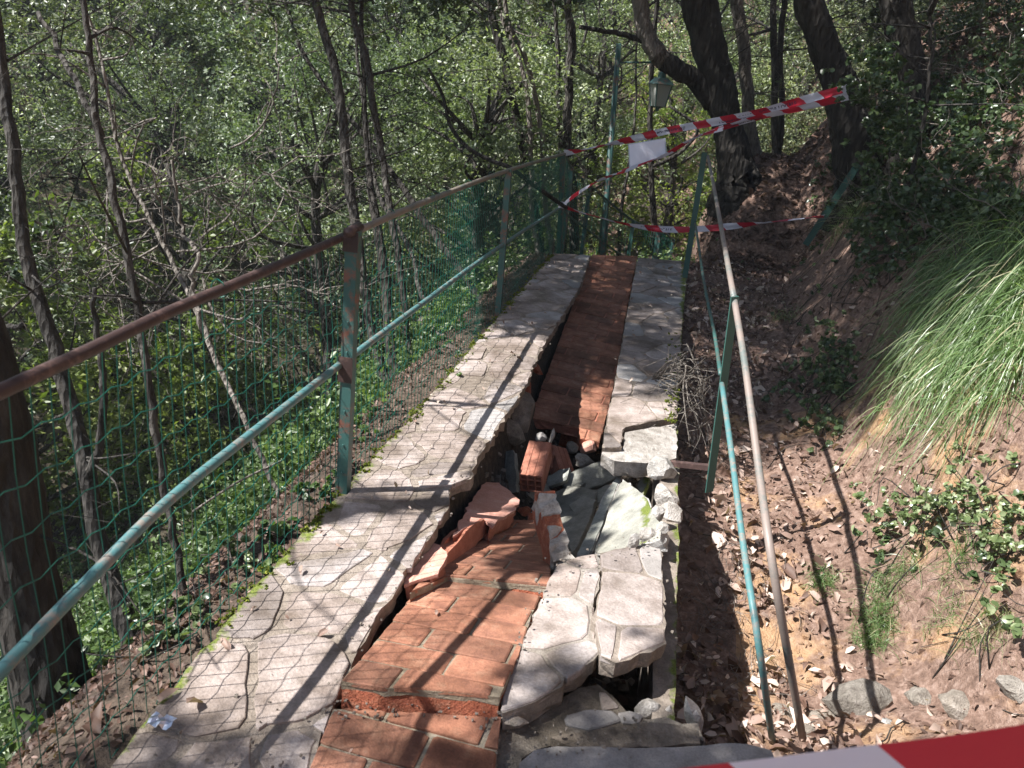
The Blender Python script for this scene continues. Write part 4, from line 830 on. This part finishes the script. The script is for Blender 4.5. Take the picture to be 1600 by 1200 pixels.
tree('young_tree','thin grey stem standing in the ivy at the upper right',[(1452,20,7),(1455,80,8),(1450,130,8),(1444,180,9)],6.2,m_bark,H=3)
# dead branch caught on the fence
db=thing('dead_branch','bare dark curved branch arching down onto the far end of the top rail','branch',aty(885,325,7.9)); mb=MB()
mb.add(*tube(smooth_line([aty(669,106,7.2),aty(692,150,7.2),aty(703,195,7.1),aty(730,230,7.0),aty(770,252,6.9),aty(797,262,6.8),aty(835,290,7.2),aty(885,325,7.9)],5),np.interp(np.linspace(0,1,36),[0,.3,1],[.012,.017,.02]),6)); mb.build('stem',m_barkd,db,True)
mb=MB()
for i in range(9): s=aty(700+i*8,190+i*6,7.1); mb.add(*tube(smooth_line([s,s+rng.normal(0,.12,3),s+rng.normal(0,.25,3)],3),np.linspace(.004,.0015,7),3))
mb.build('twigs',m_barkd,db,True,kind='stuff')
# ------------------------------------------------------------ crowns: leaf clumps given to the nearest tree
cand=[]
def shade_zone(n,x0,x1,y0,y1,h0=4.3,h1=6.8):
    for i in range(n):
        x,y,h=rng.uniform(x0,x1),rng.uniform(y0,y1),rng.uniform(h0,h1)
        cand.append((x-.70*h,y-.33*h,h,rng.uniform(.28,.45)))
shade_zone(110,-.1,2.6,4.55,5.3); shade_zone(430,-1.4,2.6,5.2,9.3)      # far half of walkway, path to the mound
shade_zone(330,2.2,7.5,5.1,12,4.2,7.5)
shade_zone(46,.3,2.6,.9,2.0,3.6,5.2); shade_zone(16,-.3,1.2,.8,1.45,3.4,4.8); shade_zone(26,-.15,.6,1.1,1.46,3.2,4.2)          # clumps added to shade the near ledge and front step
shade_zone(130,.3,3.2,9,12)
shade_zone(12,-1.6,.4,.5,1.3,3.6,5.2)           # near strip
shade_zone(26,-5,-1.8,.5,4,4,7)
cand=[c for c in cand if not lit(c[0]+.70*c[2],c[1]+.33*c[2])]
for i in range(2):                               # few stray sprays that dapple the sunny part
    x,y,h=rng.uniform(-1.1,.1),rng.uniform(1.7,3.0),rng.uniform(3.8,6); cand.append((x-.7*h,y-.33*h,h,-.16))
for i in range(46):                              # unseen leaf clumps added only to shade the hole
    x,y,h=rng.uniform(-.52,-.28),rng.uniform(2.45,4.25),rng.uniform(3.2,3.9); cand.append((x-.7*h,y-.33*h,h,-.13))
# visible sprays hanging in the upper part of the view
def view_sprays(n,x0,x1,y0,y1,Y0,Y1,r=(.2,.42)):
    for i in range(n):
        P=aty(rng.uniform(x0,x1),rng.uniform(y0,y1),rng.uniform(Y0,Y1)); sx,sy=shadowxy(P)
        if P[2]<float(height(P[0],P[1]))+.3 or lit(sx,sy): continue
        cand.append((*P,rng.uniform(*r)))
view_sprays(40,-60,900,-60,30,6,10); view_sprays(26,-60,420,-40,250,6,9); view_sprays(40,380,760,-40,330,7.5,10,(.18,.34))
view_sprays(10,700,900,-20,120,10.5,12.5); view_sprays(8,1100,1330,-20,120,11.8,14); view_sprays(34,1330,1620,-30,120,8.4,11)
view_sprays(14,-50,150,300,640,3.8,5.5,(.15,.3))
tp=[np.array([t['P'][i] for i in range(0,len(t['P']),3)]) for t in trees]
for c in cand:
    c3=np.array(c[:3]); dd=[np.min(np.linalg.norm(q-c3,axis=1)) for q in tp]; trees[int(np.argmin(dd))]['cl'].append(c)
for t in trees:
    cl=t['cl']
    if not cl: continue
    A=np.array(cl); rad=np.abs(A[:,3]); mb=MB()
    P=t['P']
    for c in cl:                                  # a twig from clump towards the trunk
        c3=np.array(c[:3]); q=P[np.argmin(np.linalg.norm(P-c3,axis=1))]; q=q+(0,0,-.1)
        L_=np.linalg.norm(q-c3)
        if L_<1.3 and rng.random()<.7: mb.add(*tube(smooth_line([q,(q+c3)/2+rng.normal(0,.08*L_,3),c3],3),np.linspace(.004+.006*L_,.003,7),4))
    if mb.v: mb.build('branches',m_bark,t['o'],True,kind='stuff')
    n=np.where(A[:,2]>3.0,330,150); yel=rng.random()<.0
    add_foliage('crown',A[:,:3],rad,n,.052,.5,m_leaf,t['o'],up=.45,flat=.6,tb=rng.random(len(A)))
# ------------------------------------------------------------ trees of the far slopes (copies)
def bg_variant(seed,mat,H=5.5,R=1.9,n=15000,L=.066):
    r_=np.random.default_rng(seed); tr=[(0,0,-1.2),(r_.normal(0,.1),r_.normal(0,.1),H*.3),(r_.normal(0,.3),r_.normal(0,.3),H*.7),(r_.normal(0,.4),r_.normal(0,.4),H*.95)]
    mb=MB(); Q=smooth_line(tr,5); mb.add(*tube(Q,np.linspace(.12,.03,len(Q)),7,.08,seed)); cl=[]
    for i in range(46):
        a=r_.uniform(0,6.28); z=r_.uniform(.08,1.); rr=R*math.sqrt(max(.05,math.sin(math.pi*min(.97,z*.9+.08))))*r_.uniform(.35,1.05); c=np.array([math.cos(a)*rr,math.sin(a)*rr,z*H]); cl.append(c)
        s=Q[min(len(Q)-1,int(z*.75*len(Q)))]; mb.add(*tube(smooth_line([s,(s+c)/2+r_.normal(0,.15,3),c],3),np.linspace(.035,.006,7),4))
    cl=np.array(cl); me=foliage_mesh('crown',cl,r_.uniform(.3,.7,len(cl)),n//46,L*(.8,1.15,.9,1.25,1.)[seed],.5,mat,up=.5,flat=.7,tb=r_.random(len(cl)))
    me2=mesh_py('trunk',mb.v,mb.f,m_bark,True); return me,me2
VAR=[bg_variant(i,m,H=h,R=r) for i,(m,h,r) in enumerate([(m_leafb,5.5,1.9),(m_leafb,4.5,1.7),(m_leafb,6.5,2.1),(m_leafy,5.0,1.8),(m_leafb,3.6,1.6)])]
cnt=0
def bgtree(x,y,v,s,rz,dz=0.):
    z=float(height(x,y,False)); t=thing('forest_tree','leafy evergreen tree in the dense wood covering the slope beyond the fence','tree',(x,y,z+dz),'trees of the wood beyond the fence')
    t.rotation_euler=(0,0,rz); t.scale=(s,s,s)
    obj('trunk',VAR[v][1],t); obj('crown',VAR[v][0],t)
placed=[]
tries=0
while len(placed)<175 and tries<9000:
    tries+=1; a=math.radians(rng.uniform(-62,22)); r=9.8+20*rng.random()**1.1; x=math.sin(a)*r; y=math.cos(a)*r
    if (x>-2.2 and r<14.5) or (x>.5 and r<16): continue
    if any((x-p[0])**2+(y-p[1])**2<(1.25+.03*r)**2 for p in placed): continue
    placed.append((x,y)); v=rng.choice([0,1,2,3,4],p=[.32,.26,.22,.06,.14]); bgtree(x,y,int(v),rng.uniform(.7,1.15),rng.uniform(0,6.28),-.3)
# mid slope bushes on the left and beyond the crest, real mass of undergrowth
def mass(name,label,xy,rad,n,L,Wd,mat,h0=.0,h1=.4,cat='undergrowth',**k):
    cs=np.array([(x,y,float(height(x,y))+rng.uniform(h0,h1)) for x,y in xy]); o=add_foliage(name,cs,rad,n,L,Wd,mat,None,tb=rng.random(len(cs)),**k); return tag(o,label,cat,kind='stuff')
xy=[(rng.uniform(-7.5,-1.9),rng.uniform(1.2,11)) for i in range(1000)]; xy=[p for p in xy if not (p[0]>-2.6 and rng.random()<(.85 if p[1]<3.2 else .35))]+[(rng.uniform(-3.6,-1.5),rng.uniform(3.4,8.5)) for i in range(260)]
mass('undergrowth','low bright green leafy undergrowth covering the ravine side below the fence',xy,.30,80,.045,.62,m_under,0,.35,up=.6,flat=.5)
xy=[(rng.uniform(-5,-1.25),rng.uniform(8.4,13)) for i in range(160)]+[(rng.uniform(-1.2,.6),rng.uniform(9.6,14)) for i in range(120)]
mass('undergrowth','green undergrowth on the slope just past the crest of the path',xy,.32,60,.05,.55,m_under,0,.7,up=.5)
xy=[(rng.uniform(.6,5.5),rng.uniform(11.0,15)) for i in range(230)]
mass('thicket','dark leafy thicket closing the view behind the big trunks',xy,.42,85,.055,.5,m_leaf,.1,2.2,'thicket',up=.5)
xy=[(rng.uniform(2.4,8),rng.uniform(5.5,15)) for i in range(420)]
mass('thicket','dark leafy ground cover over the top of the right bank',xy,.33,70,.05,.6,m_leaf,0,.5,'thicket',up=.5)
# ------------------------------------------------------------ twig tangle in the ravine
mb=MB()
def wander_twig(s,d,L,r,depth=0):
    n=8; P=[s]; d=d/np.linalg.norm(d)
    for i in range(n): d=d+rng.normal(0,.28,3); d/=np.linalg.norm(d); P.append(P[-1]+d*L/n)
    mb.add(*tube(P,np.linspace(r,r*.3,n+1),4,caps=False))
    if depth<2:
        for q in range(3): k_=rng.integers(2,n); wander_twig(P[k_],d+rng.normal(0,.7,3),L*.55,r*.6,depth+1)
for (px,py,Y) in [(180,250,5.5),(215,330,5.2),(240,240,5.6),(280,380,5.0),(330,300,5.6),(380,210,5.8),(60,340,4.2),(200,390,4.6),(300,330,5.2),(150,320,5.0),(340,440,4.6),(250,400,4.6)]:
    for q in range(2): wander_twig(aty(px+rng.uniform(-25,25),py+rng.uniform(-25,25),Y),rng.normal(size=3)+np.array([.5,0,-.1]),rng.uniform(.7,1.5),.009)
o=mb.build('twig_tangle',m_barkp,kind='stuff'); tag(o,'tangle of thin pale bare twigs among the trees left of the fence','twigs',kind='stuff')
# long pale branches lying along the foot of the slope
for (a,b,l) in (((300,800,3.0),(440,720,3.4),'thin pale stick lying on the slope under the near fence bay'),((640,490,5.9),(704,540,5.5),'short thick sunlit log lying behind the mesh left of the second post')):
    A_=aty(*a);B_=aty(*b); o=thing('fallen_branch',l,'branch',A_); mb=MB(); mb.add(*tube(smooth_line([A_,(A_+B_)/2+np.array([0,0,.02]),B_],4),[.006]*9 if a[0]==300 else [.03]*9,6)); mb.build('stem',m_barkp,o,True)
# bundle of dry twigs over the wall
tb_=thing('dry_twig_bundle','pale dry branching twigs hanging over the outer edge of the far right slab','twigs',atz(1040,590,.03)); mb=MB()
s=atz(1022,590,.03)
for i in range(17):
    e=aty(rng.uniform(1075,1115),rng.uniform(585,740),rng.uniform(3.7,4.4)); m_=aty(rng.uniform(1050,1085),rng.uniform(575,620),4.1)+np.array([0,0,.05])
    Q=smooth_line([s+rng.normal(0,.015,3),m_,(m_+e)/2+rng.normal(0,.05,3),e],5); mb.add(*tube(Q,np.linspace(.0075 if i<3 else .004,.0015,len(Q)),4))
    for q in range(3): k_=Q[rng.integers(5,len(Q))]; mb.add(*tube(smooth_line([k_,k_+rng.normal(0,.06,3),k_+rng.normal(0,.12,3)+[0,0,-.06]],3),np.linspace(.003,.001,7),3))
mb.build('twigs',m_barkp,tb_,True,kind='stuff')
# ------------------------------------------------------------ dead leaf litter
def litter(name,label,P,L,tint,up=.8):
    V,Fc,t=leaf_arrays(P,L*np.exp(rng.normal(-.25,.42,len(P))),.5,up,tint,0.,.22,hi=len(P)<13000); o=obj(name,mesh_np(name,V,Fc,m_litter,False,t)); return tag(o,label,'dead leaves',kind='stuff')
def gpts(n,x0,x1,y0,y1,lift=.02,f=None):
    x=rng.uniform(x0,x1,n); y=rng.uniform(y0,y1,n)
    if f is not None: k=rng.random(n)<f(x,y); x=x[k];y=y[k]
    return np.stack([x,y,height(x,y)+rng.uniform(.003,lift,len(x))],1)
P=gpts(12000,.24,1.25,2.0,8.5,.035,lambda x,y:np.clip(1.2-np.abs(x-.55)*2.3,.05,1)*(.35+.65*(vnoise(x*3,y*3,17)>.42))); litter('leaf_litter','thick bed of dead brown leaves in the ditch along the wall',P,.045,np.clip(rng.normal(.6,.28,len(P)),0,1),.6)
P=gpts(12000,.9,3.6,1.6,9,.03,lambda x,y:.04+.96*(vnoise(x*2.2,y*2.2,7)>np.where(y<4.3,.66,.3))); litter('leaf_litter','scattered dead leaves on the bare bank at the right',P,.04,np.clip(rng.normal(.5,.28,len(P)),0,1),.6)
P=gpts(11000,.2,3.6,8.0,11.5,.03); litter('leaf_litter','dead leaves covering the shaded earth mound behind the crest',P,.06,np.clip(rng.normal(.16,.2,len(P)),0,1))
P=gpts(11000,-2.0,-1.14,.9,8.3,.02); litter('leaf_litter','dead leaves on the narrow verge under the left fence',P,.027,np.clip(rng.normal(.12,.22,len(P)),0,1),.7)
P=gpts(1500,.25,2.6,1.2,2.1,.015); litter('leaf_litter','fine litter on the earth ledge beside the near rocks',P,.03,np.clip(rng.normal(.4,.2,len(P)),0,1))
x=rng.uniform(-.62,.12,700); y=rng.uniform(2.2,5,700); P=np.stack([x,y,height(x,y)+.03],1); litter('leaf_litter','dark leaves fallen into the collapsed hole',P,.04,np.clip(rng.normal(.25,.15,700),0,1))
n=60; x=rng.uniform(-1.06,-.72,n); y=1.3+6.7*rng.random(n); P=np.stack([x,y,np.full(n,.008)],1); litter('leaf_litter','few small leaves and bits lying on the left stone band',P,.028,rng.uniform(.3,1,n),.92)
n=45; x=rng.uniform(-.2,.2,n); y=rng.uniform(4.4,8,n); P=np.stack([x,y,np.full(n,.008)],1); litter('leaf_litter','small leaves lying on the far right stone slab',P,.028,rng.uniform(.3,1,n),.92)
xs=[(262,1085,.10,'large curled dry leaf on the near left stones'),(306,1096,.11,'long pale curled leaf on the near left stones'),(352,1005,.06,'pale curled leaf near the fence foot'),(470,890,.045,'small dead leaf beside the shadow of the pipe'),(682,956,.035,'white dry leaf on the sunlit orange bricks'),(548,1173,.03,'little pale leaf on the near brick landing'),(1160,600,.05,'bright leaf in the ditch by the teal pipe')]
for px,py,L,lb in xs:
    c=atz(px,py,.012) if px!=682 else atz(px,py,-.02); V,Fc,t=leaf_arrays(np.zeros((1,3)),L*.75,.42,.97,np.array([.7]),0,.2,hi=True); o=obj('dead_leaf',mesh_np('dead_leaf',V,Fc,m_litter,False,t),None,c); tag(o,lb,'leaf')
    if px==1160: o.location=ground(px,py).tolist()
# foil scrap
mf_,t,b,o=newmat('foil'); b.inputs['Base Color'].default_value=(.6,.62,.68,1); b.inputs['Metallic'].default_value=.8; b.inputs['Roughness'].default_value=.35
c=atz(252,1130,.012); mb=MB(); g=[]
for j in range(5):
    for i in range(8): g.append(c+np.array([(i-3.5)*.0095,(j-2)*.0085,rng.uniform(0,.016)]))
mb.add(g,[(j*8+i,j*8+i+1,(j+1)*8+i+1,(j+1)*8+i) for j in range(4) for i in range(7)]); o=mb.build('foil_scrap',mf_,org=c); tag(o,'crumpled silvery wrapper on the near left paving by the fence','litter')
mb=MB()
for i in range(1500):
    x=rng.uniform(.35,2.4); y=rng.uniform(1.7,8.5)
    if rng.random()<.5: y=rng.uniform(1.7,4.5); x=rng.uniform(.7,1.6)
    z=float(height(x,y)); sc=rng.uniform(.003,.011)*(1.8 if rng.random()<.06 else 1)
    V=np.array([(a,b,c) for c in (-1,1) for b in (-1,1) for a in (-1,1)],float)*sc*rng.uniform(.5,1.3,3)+rng.normal(0,sc*.3,(8,3)); mb.add(V+[x,y,z+sc*.2],[(0,2,3,1),(4,5,7,6),(0,1,5,4),(2,6,7,3),(0,4,6,2),(1,3,7,5)])
o=mb.build('soil_clods',m_soil,kind='stuff'); tag(o,'small clods and pebbles lying on the bare earth of the right bank','earth',kind='stuff')
mb=MB()
for i in range(150):
    x=rng.uniform(.35,2.6); y=rng.uniform(1.8,9.5); L_=rng.uniform(.05,.26); a=rng.uniform(0,6.28); P=[]; 
    for t_ in np.linspace(0,1,5): xx=x+math.cos(a)*L_*t_+rng.normal(0,.006); yy=y+math.sin(a)*L_*t_+rng.normal(0,.006); P.append((xx,yy,float(height(xx,yy))+.008+rng.uniform(0,.01)))
    mb.add(*tube(P,rng.uniform(.0012,.0035),4))
o=mb.build('fallen_twigs',m_bark,kind='stuff'); tag(o,'fallen twigs among the dead leaves on the right bank','twigs',kind='stuff')
# ------------------------------------------------------------ moss
def moss(name,label,C,r,n):
    P=clump_points(C,r,n,.22); V,Fc,t=leaf_arrays(P,.011,.7,.6,rng.random(len(P)),0,.1); o=obj(name,mesh_np(name,V,Fc,m_moss,False,t)); tag(o,label,'moss',kind='stuff')
A_=[atz(px,py,-.004) for px,py in left_px]; C=[]
for i in range(len(A_)-1):
    for q in range(int(np.linalg.norm(A_[i+1]-A_[i])*26)):
        p=A_[i]+(A_[i+1]-A_[i])*rng.random()+np.array([rng.uniform(-.03,.05)*rng.random(),0,0])
        if vnoise(p[0]*3,p[1]*3.1,8)>.42 or p[1]>2.8: C.append(p)
moss('moss','green moss cushions along the outer edge of the left band',C,rng.uniform(.012,.035,len(C)),60)
C=[atz(rng.uniform(1040,1060)+ (0 if py>560 else 2),py,.0) for py in rng.uniform(520,660,36)]; moss('moss','moss on the outer edge of the far right slab',C,rng.uniform(.01,.03,len(C)),50)
# ------------------------------------------------------------ grasses
def blades(roots,dirs,L,w,arc,rise,tint,seg=7,mat=m_grass,name='blades',parent=None,drop=None):
    n=len(roots); T=np.linspace(0,1,seg+1)[None,:,None]; dirs=dirs/np.linalg.norm(dirs,axis=1)[:,None]; L=L[:,None,None]
    P=roots[:,None,:]+dirs[:,None,:]*L*(T*.25+.75*T**1.5)*arc[:,None,None]; dp=(rise*.2+arc*.75 if drop is None else drop*rng.uniform(.6,1.25,n))[:,None,None]; P[:,:,2:]+=L*(rise[:,None,None]*T-dp*T**2.1)
    P[:,2:,:]+=np.cumsum(rng.normal(0,.006,(n,seg-1,3)),axis=1)*L
    s=np.cross(dirs,np.array([0,0,1.])); s+=rng.normal(0,.4,s.shape); s/=np.linalg.norm(s,axis=1)[:,None]; ww=w*(1-T**1.6*.92)*rng.uniform(.6,1.3,(n,1,1))
    V=np.stack([P-s[:,None,:]*ww/2,P+s[:,None,:]*ww/2],2).reshape(-1,3); m=(seg+1)*2; b_=(np.arange(n)*m)[:,None]; k_=np.arange(seg)*2; q=np.stack([k_,k_+1,k_+3,k_+2],1)
    Fc=(b_[:,:,None]+q[None]).reshape(-1,4); me=mesh_np(name,V,Fc,mat,False,np.repeat(tint,m))
    if parent is not None: me.transform(Matrix.Translation(Vector([-v for v in parent.location])))
    return obj(name,me,parent)
def tuft(name,label,c,r,n,L,w=.0035,dirb=(-.3,-.3,0),arc=.7,rise=.9,spread=1.,dry=.04,drop=None):
    c=np.asarray(c,float); t=thing(name,label,'grass',c); a=rng.normal(size=(n,3))*np.array([r,r,0]); x=c[0]+a[:,0]; y=c[1]+a[:,1]; z=height(x,y)-.01
    d=rng.normal(size=(n,3))*spread+np.array(dirb); d[:,2]=0; d+=1e-6; tint=np.clip(rng.normal(.45,.25,n),0,.88); k_=rng.random(n)<dry; tint[k_]=rng.uniform(.90,1,k_.sum())
    blades(np.stack([x,y,z],1),d,L*rng.uniform(.55,1.15,n),w,arc*rng.uniform(.6,1.2,n),rise*rng.uniform(.5,1.3,n),tint,name='blades',parent=t,drop=drop); return t
for (px,py,r,n,L,lb,db_) in [(1500,415,.10,420,.62,'uppermost long grass tussock on the right bank, arching left',(-1.1,-.5,0)),(1560,430,.11,480,.70,'bright tussock of long grass against the right border, topmost',(-1.2,-.9,0)),(1600,480,.11,480,.72,'long grass tussock at the right border with white shining blades',(-.9,-1,0)),(1540,500,.11,480,.66,'central tussock of the long grass on the bank',(-1,-.8,0)),(1475,480,.09,330,.55,'leftmost drooping tussock of the long grass',(-.9,-.6,0)),(1590,570,.11,420,.6,'lower right tussock of the long grass',(-.8,-1,0)),(1520,570,.10,340,.5,'tussock hanging down the middle of the bank',(-.6,-1,0)),(1460,560,.08,240,.45,'thin dark green tussock above the bare ochre soil',(-.6,-.8,0))]:
    tuft('grass_clump',lb,ground(px,py),r,int(n*.9),L,.0064,db_,.56,.90,.85,.08,1.25)
for (px,py,r,n,L,lb) in [(1283,912,.028,260,.13,'small round grass tuft on bare earth near the pipes'),(1395,915,.045,420,.15,'loose pale green grass tuft right of the small round one'),(1370,975,.035,380,.16,'bright grass tuft below the loose pale one'),(1478,965,.03,160,.12,'sparse grass tuft on the bank below the variegated ivy'),(1328,350,.07,420,.42,'dark green tuft growing at the foot of the leaning post'),(1360,1010,.03,260,.13,'lowest bright tuft hanging over the ditch rim'),(1540,1000,.03,150,.25,'dry drooping grass tuft near the right border'),(1500,880,.04,200,.22,'thin grass among the ivy stems at the right'),(1225,500,.05,90,.28,'dark fine tuft in shade beside the bare pipe')]:
    tuft('grass_tuft',lb,ground(px,py),r,n,L,.003,(-.2,-.4,0),.7,.95,1.,.5 if 'dry' in lb else .05)
g_=ground(640,520); 
for (px,py,l) in ((655,585,'grass tuft on the verge behind the mesh, left of the second post'),(600,640,'grass tuft beside the dark trunk on the verge')): tuft('grass_tuft',l,aty(px,py,5.6) if px==655 else aty(px,py,5.2),.06,200,.3,.003)
# ------------------------------------------------------------ ivy and shrubs on the right bank
def shrub(name,label,regs,n,L,Wd,mat,rad=.13,cat='shrub',up=.6,dz=.05,stems=True,tb=None,kind=None,Yf=None):
    C=[]
    if Yf:
        C=[aty(px+rng.normal(0,rx),py+rng.normal(0,ry),Yf+rng.normal(0,.3)) for (px,py,rx,ry,k_) in regs for i in range(k_)]; regs=[]
    for (px,py,rx,ry,k_) in regs:
        for i in range(k_): g=ground(px+rng.normal(0,rx),py+rng.normal(0,ry)); C.append(g+np.array([-.04,-.05,rng.uniform(0,dz)]))
    C=np.array(C); t=thing(name,label,cat,C.mean(0)-[0,0,.1]); o=add_foliage('leaves',C,rad,n,L,Wd,mat,t,up=up,flat=.8,hi=True,tb=rng.random(len(C)) if tb is None else np.full(len(C),tb))
    mb=MB()
    for c in C[::1]:
        if c[2]-float(height(c[0],c[1]))>.5: continue
        s=np.array([c[0]+rng.normal(0,.1),c[1]+rng.normal(0,.1),0]); s[2]=float(height(s[0],s[1])); mb.add(*tube(smooth_line([s,(s+c)/2+rng.normal(0,.05,3),c],3),np.linspace(.004,.0015,7),3))
    mb.build('stems',m_bark,t,True,kind='stuff'); return t
shrub('ivy','leafy ivy patch in half sun between the bare pipe and the long grass',[(1300,590,38,26,34),(1270,655,30,30,14),(1330,540,30,20,14)],34,.032,.72,m_ivy,.10)
shrub('ivy','pale variegated ivy lit by the sun below the long grass',[(1460,790,45,16,14),(1550,790,40,26,16),(1395,785,25,12,5),(1580,860,20,26,6)],30,.027,.7,m_ivy,.11,tb=.85)
shrub('ivy','ivy and low stems low on the right border',[(1575,940,25,25,5),(1480,870,40,20,5),(1420,850,40,16,3)],22,.034,.7,m_ivy,.09)
shrub('dark_shrub','dark tangled ivy bank filling the upper right corner',[(1480,250,70,70,90),(1560,120,50,60,60),(1400,200,40,60,50),(1380,330,35,30,30)],60,.045,.7,m_ivy,.2,tb=.2,dz=.25)
shrub('dark_shrub','shrub overhanging the right end of the tapes',[(1365,130,28,26,26),(1400,215,24,34,24),(1420,300,22,18,10)],46,.045,.7,m_ivy,.15,tb=.3,Yf=6.6)
shrub('ivy','shaded ivy above the crown of the long grass',[(1480,350,60,20,34),(1380,400,40,22,20),(1560,340,30,20,16)],50,.042,.72,m_ivy,.14,tb=.35,dz=.1)
shrub('seedlings','small scattered green seedlings on the shaded leaf litter',[(1240,470,45,40,10),(1180,420,40,15,5),(1300,470,40,30,8)],12,.032,.7,m_ivy,.06)
shrub('ground_plants','low yellow green plants on the verge at the foot of the near fence',[(255,985,30,14,14),(330,960,20,14,8),(190,1020,20,12,6),(400,880,20,20,8)],26,.026,.75,m_ivy,.05,dz=.05)
shrub('ground_plants','small green plants along the verge under the mid fence',[(520,740,30,26,8),(455,830,18,20,8),(590,660,20,20,8),(720,545,20,20,8)],30,.03,.7,m_under,.06)
# bare twigs/roots in the bank
mb=MB()
for i in range(70):
    g=ground(rng.uniform(1340,1600),rng.uniform(60,420)); wander_twig(g+np.array([0,0,.05]),np.array([-.6,-.6,.2])+rng.normal(0,.6,3),rng.uniform(.3,.8),.0045,1)
o=mb.build('bare_twigs',m_barkp,kind='stuff'); tag(o,'thin bare twigs sticking out of the dark ivy bank','twigs',kind='stuff')
mb=MB()
for i in range(60):
    g=ground(rng.uniform(1075,1200),rng.uniform(860,1090)); P=[g+np.array([0,0,.02])]; d=rng.normal(size=3)*np.array([1,1,.3])
    for q in range(8): d=d+rng.normal(0,.5,3)*np.array([1,1,.3]); p=P[-1]+d/np.linalg.norm(d)*.035; p[2]=float(height(p[0],p[1]))+.02+rng.uniform(0,.02); P.append(p)
    mb.add(*tube(P,.0013,3,caps=False))
o=mb.build('fine_roots',m_barkp,kind='stuff'); tag(o,'fine dry roots and stalks in the dark ditch beside the wall','roots',kind='stuff')
print('objects',len(bpy.data.objects),'unique tris',sum(sum(len(p.vertices)-2 for p in m.polygons) if len(m.polygons)<3000 else len(m.polygons)*(1 if m.polygons[0].loop_total==3 else 2) for m in bpy.data.meshes))

# ------------------------------------------------------------ humid air under the trees
mh=bpy.data.materials.new('haze'); mh.use_nodes=True; t=mh.node_tree; t.nodes.clear(); o_=t.nodes.new('ShaderNodeOutputMaterial'); pv=t.nodes.new('ShaderNodeVolumePrincipled')
pv.inputs['Color'].default_value=(.9,.94,1,1); pv.inputs['Density'].default_value=.0014; t.links.new(pv.outputs[0],o_.inputs['Volume'])
mb=MB(); mb.add(*box((-12,35,8),(62,0,0),(0,45,0),(0,0,18))); ob=mb.build('haze',mh,kind='stuff'); tag(ob,'thin humid haze in the air of the wood','haze',kind='stuff')
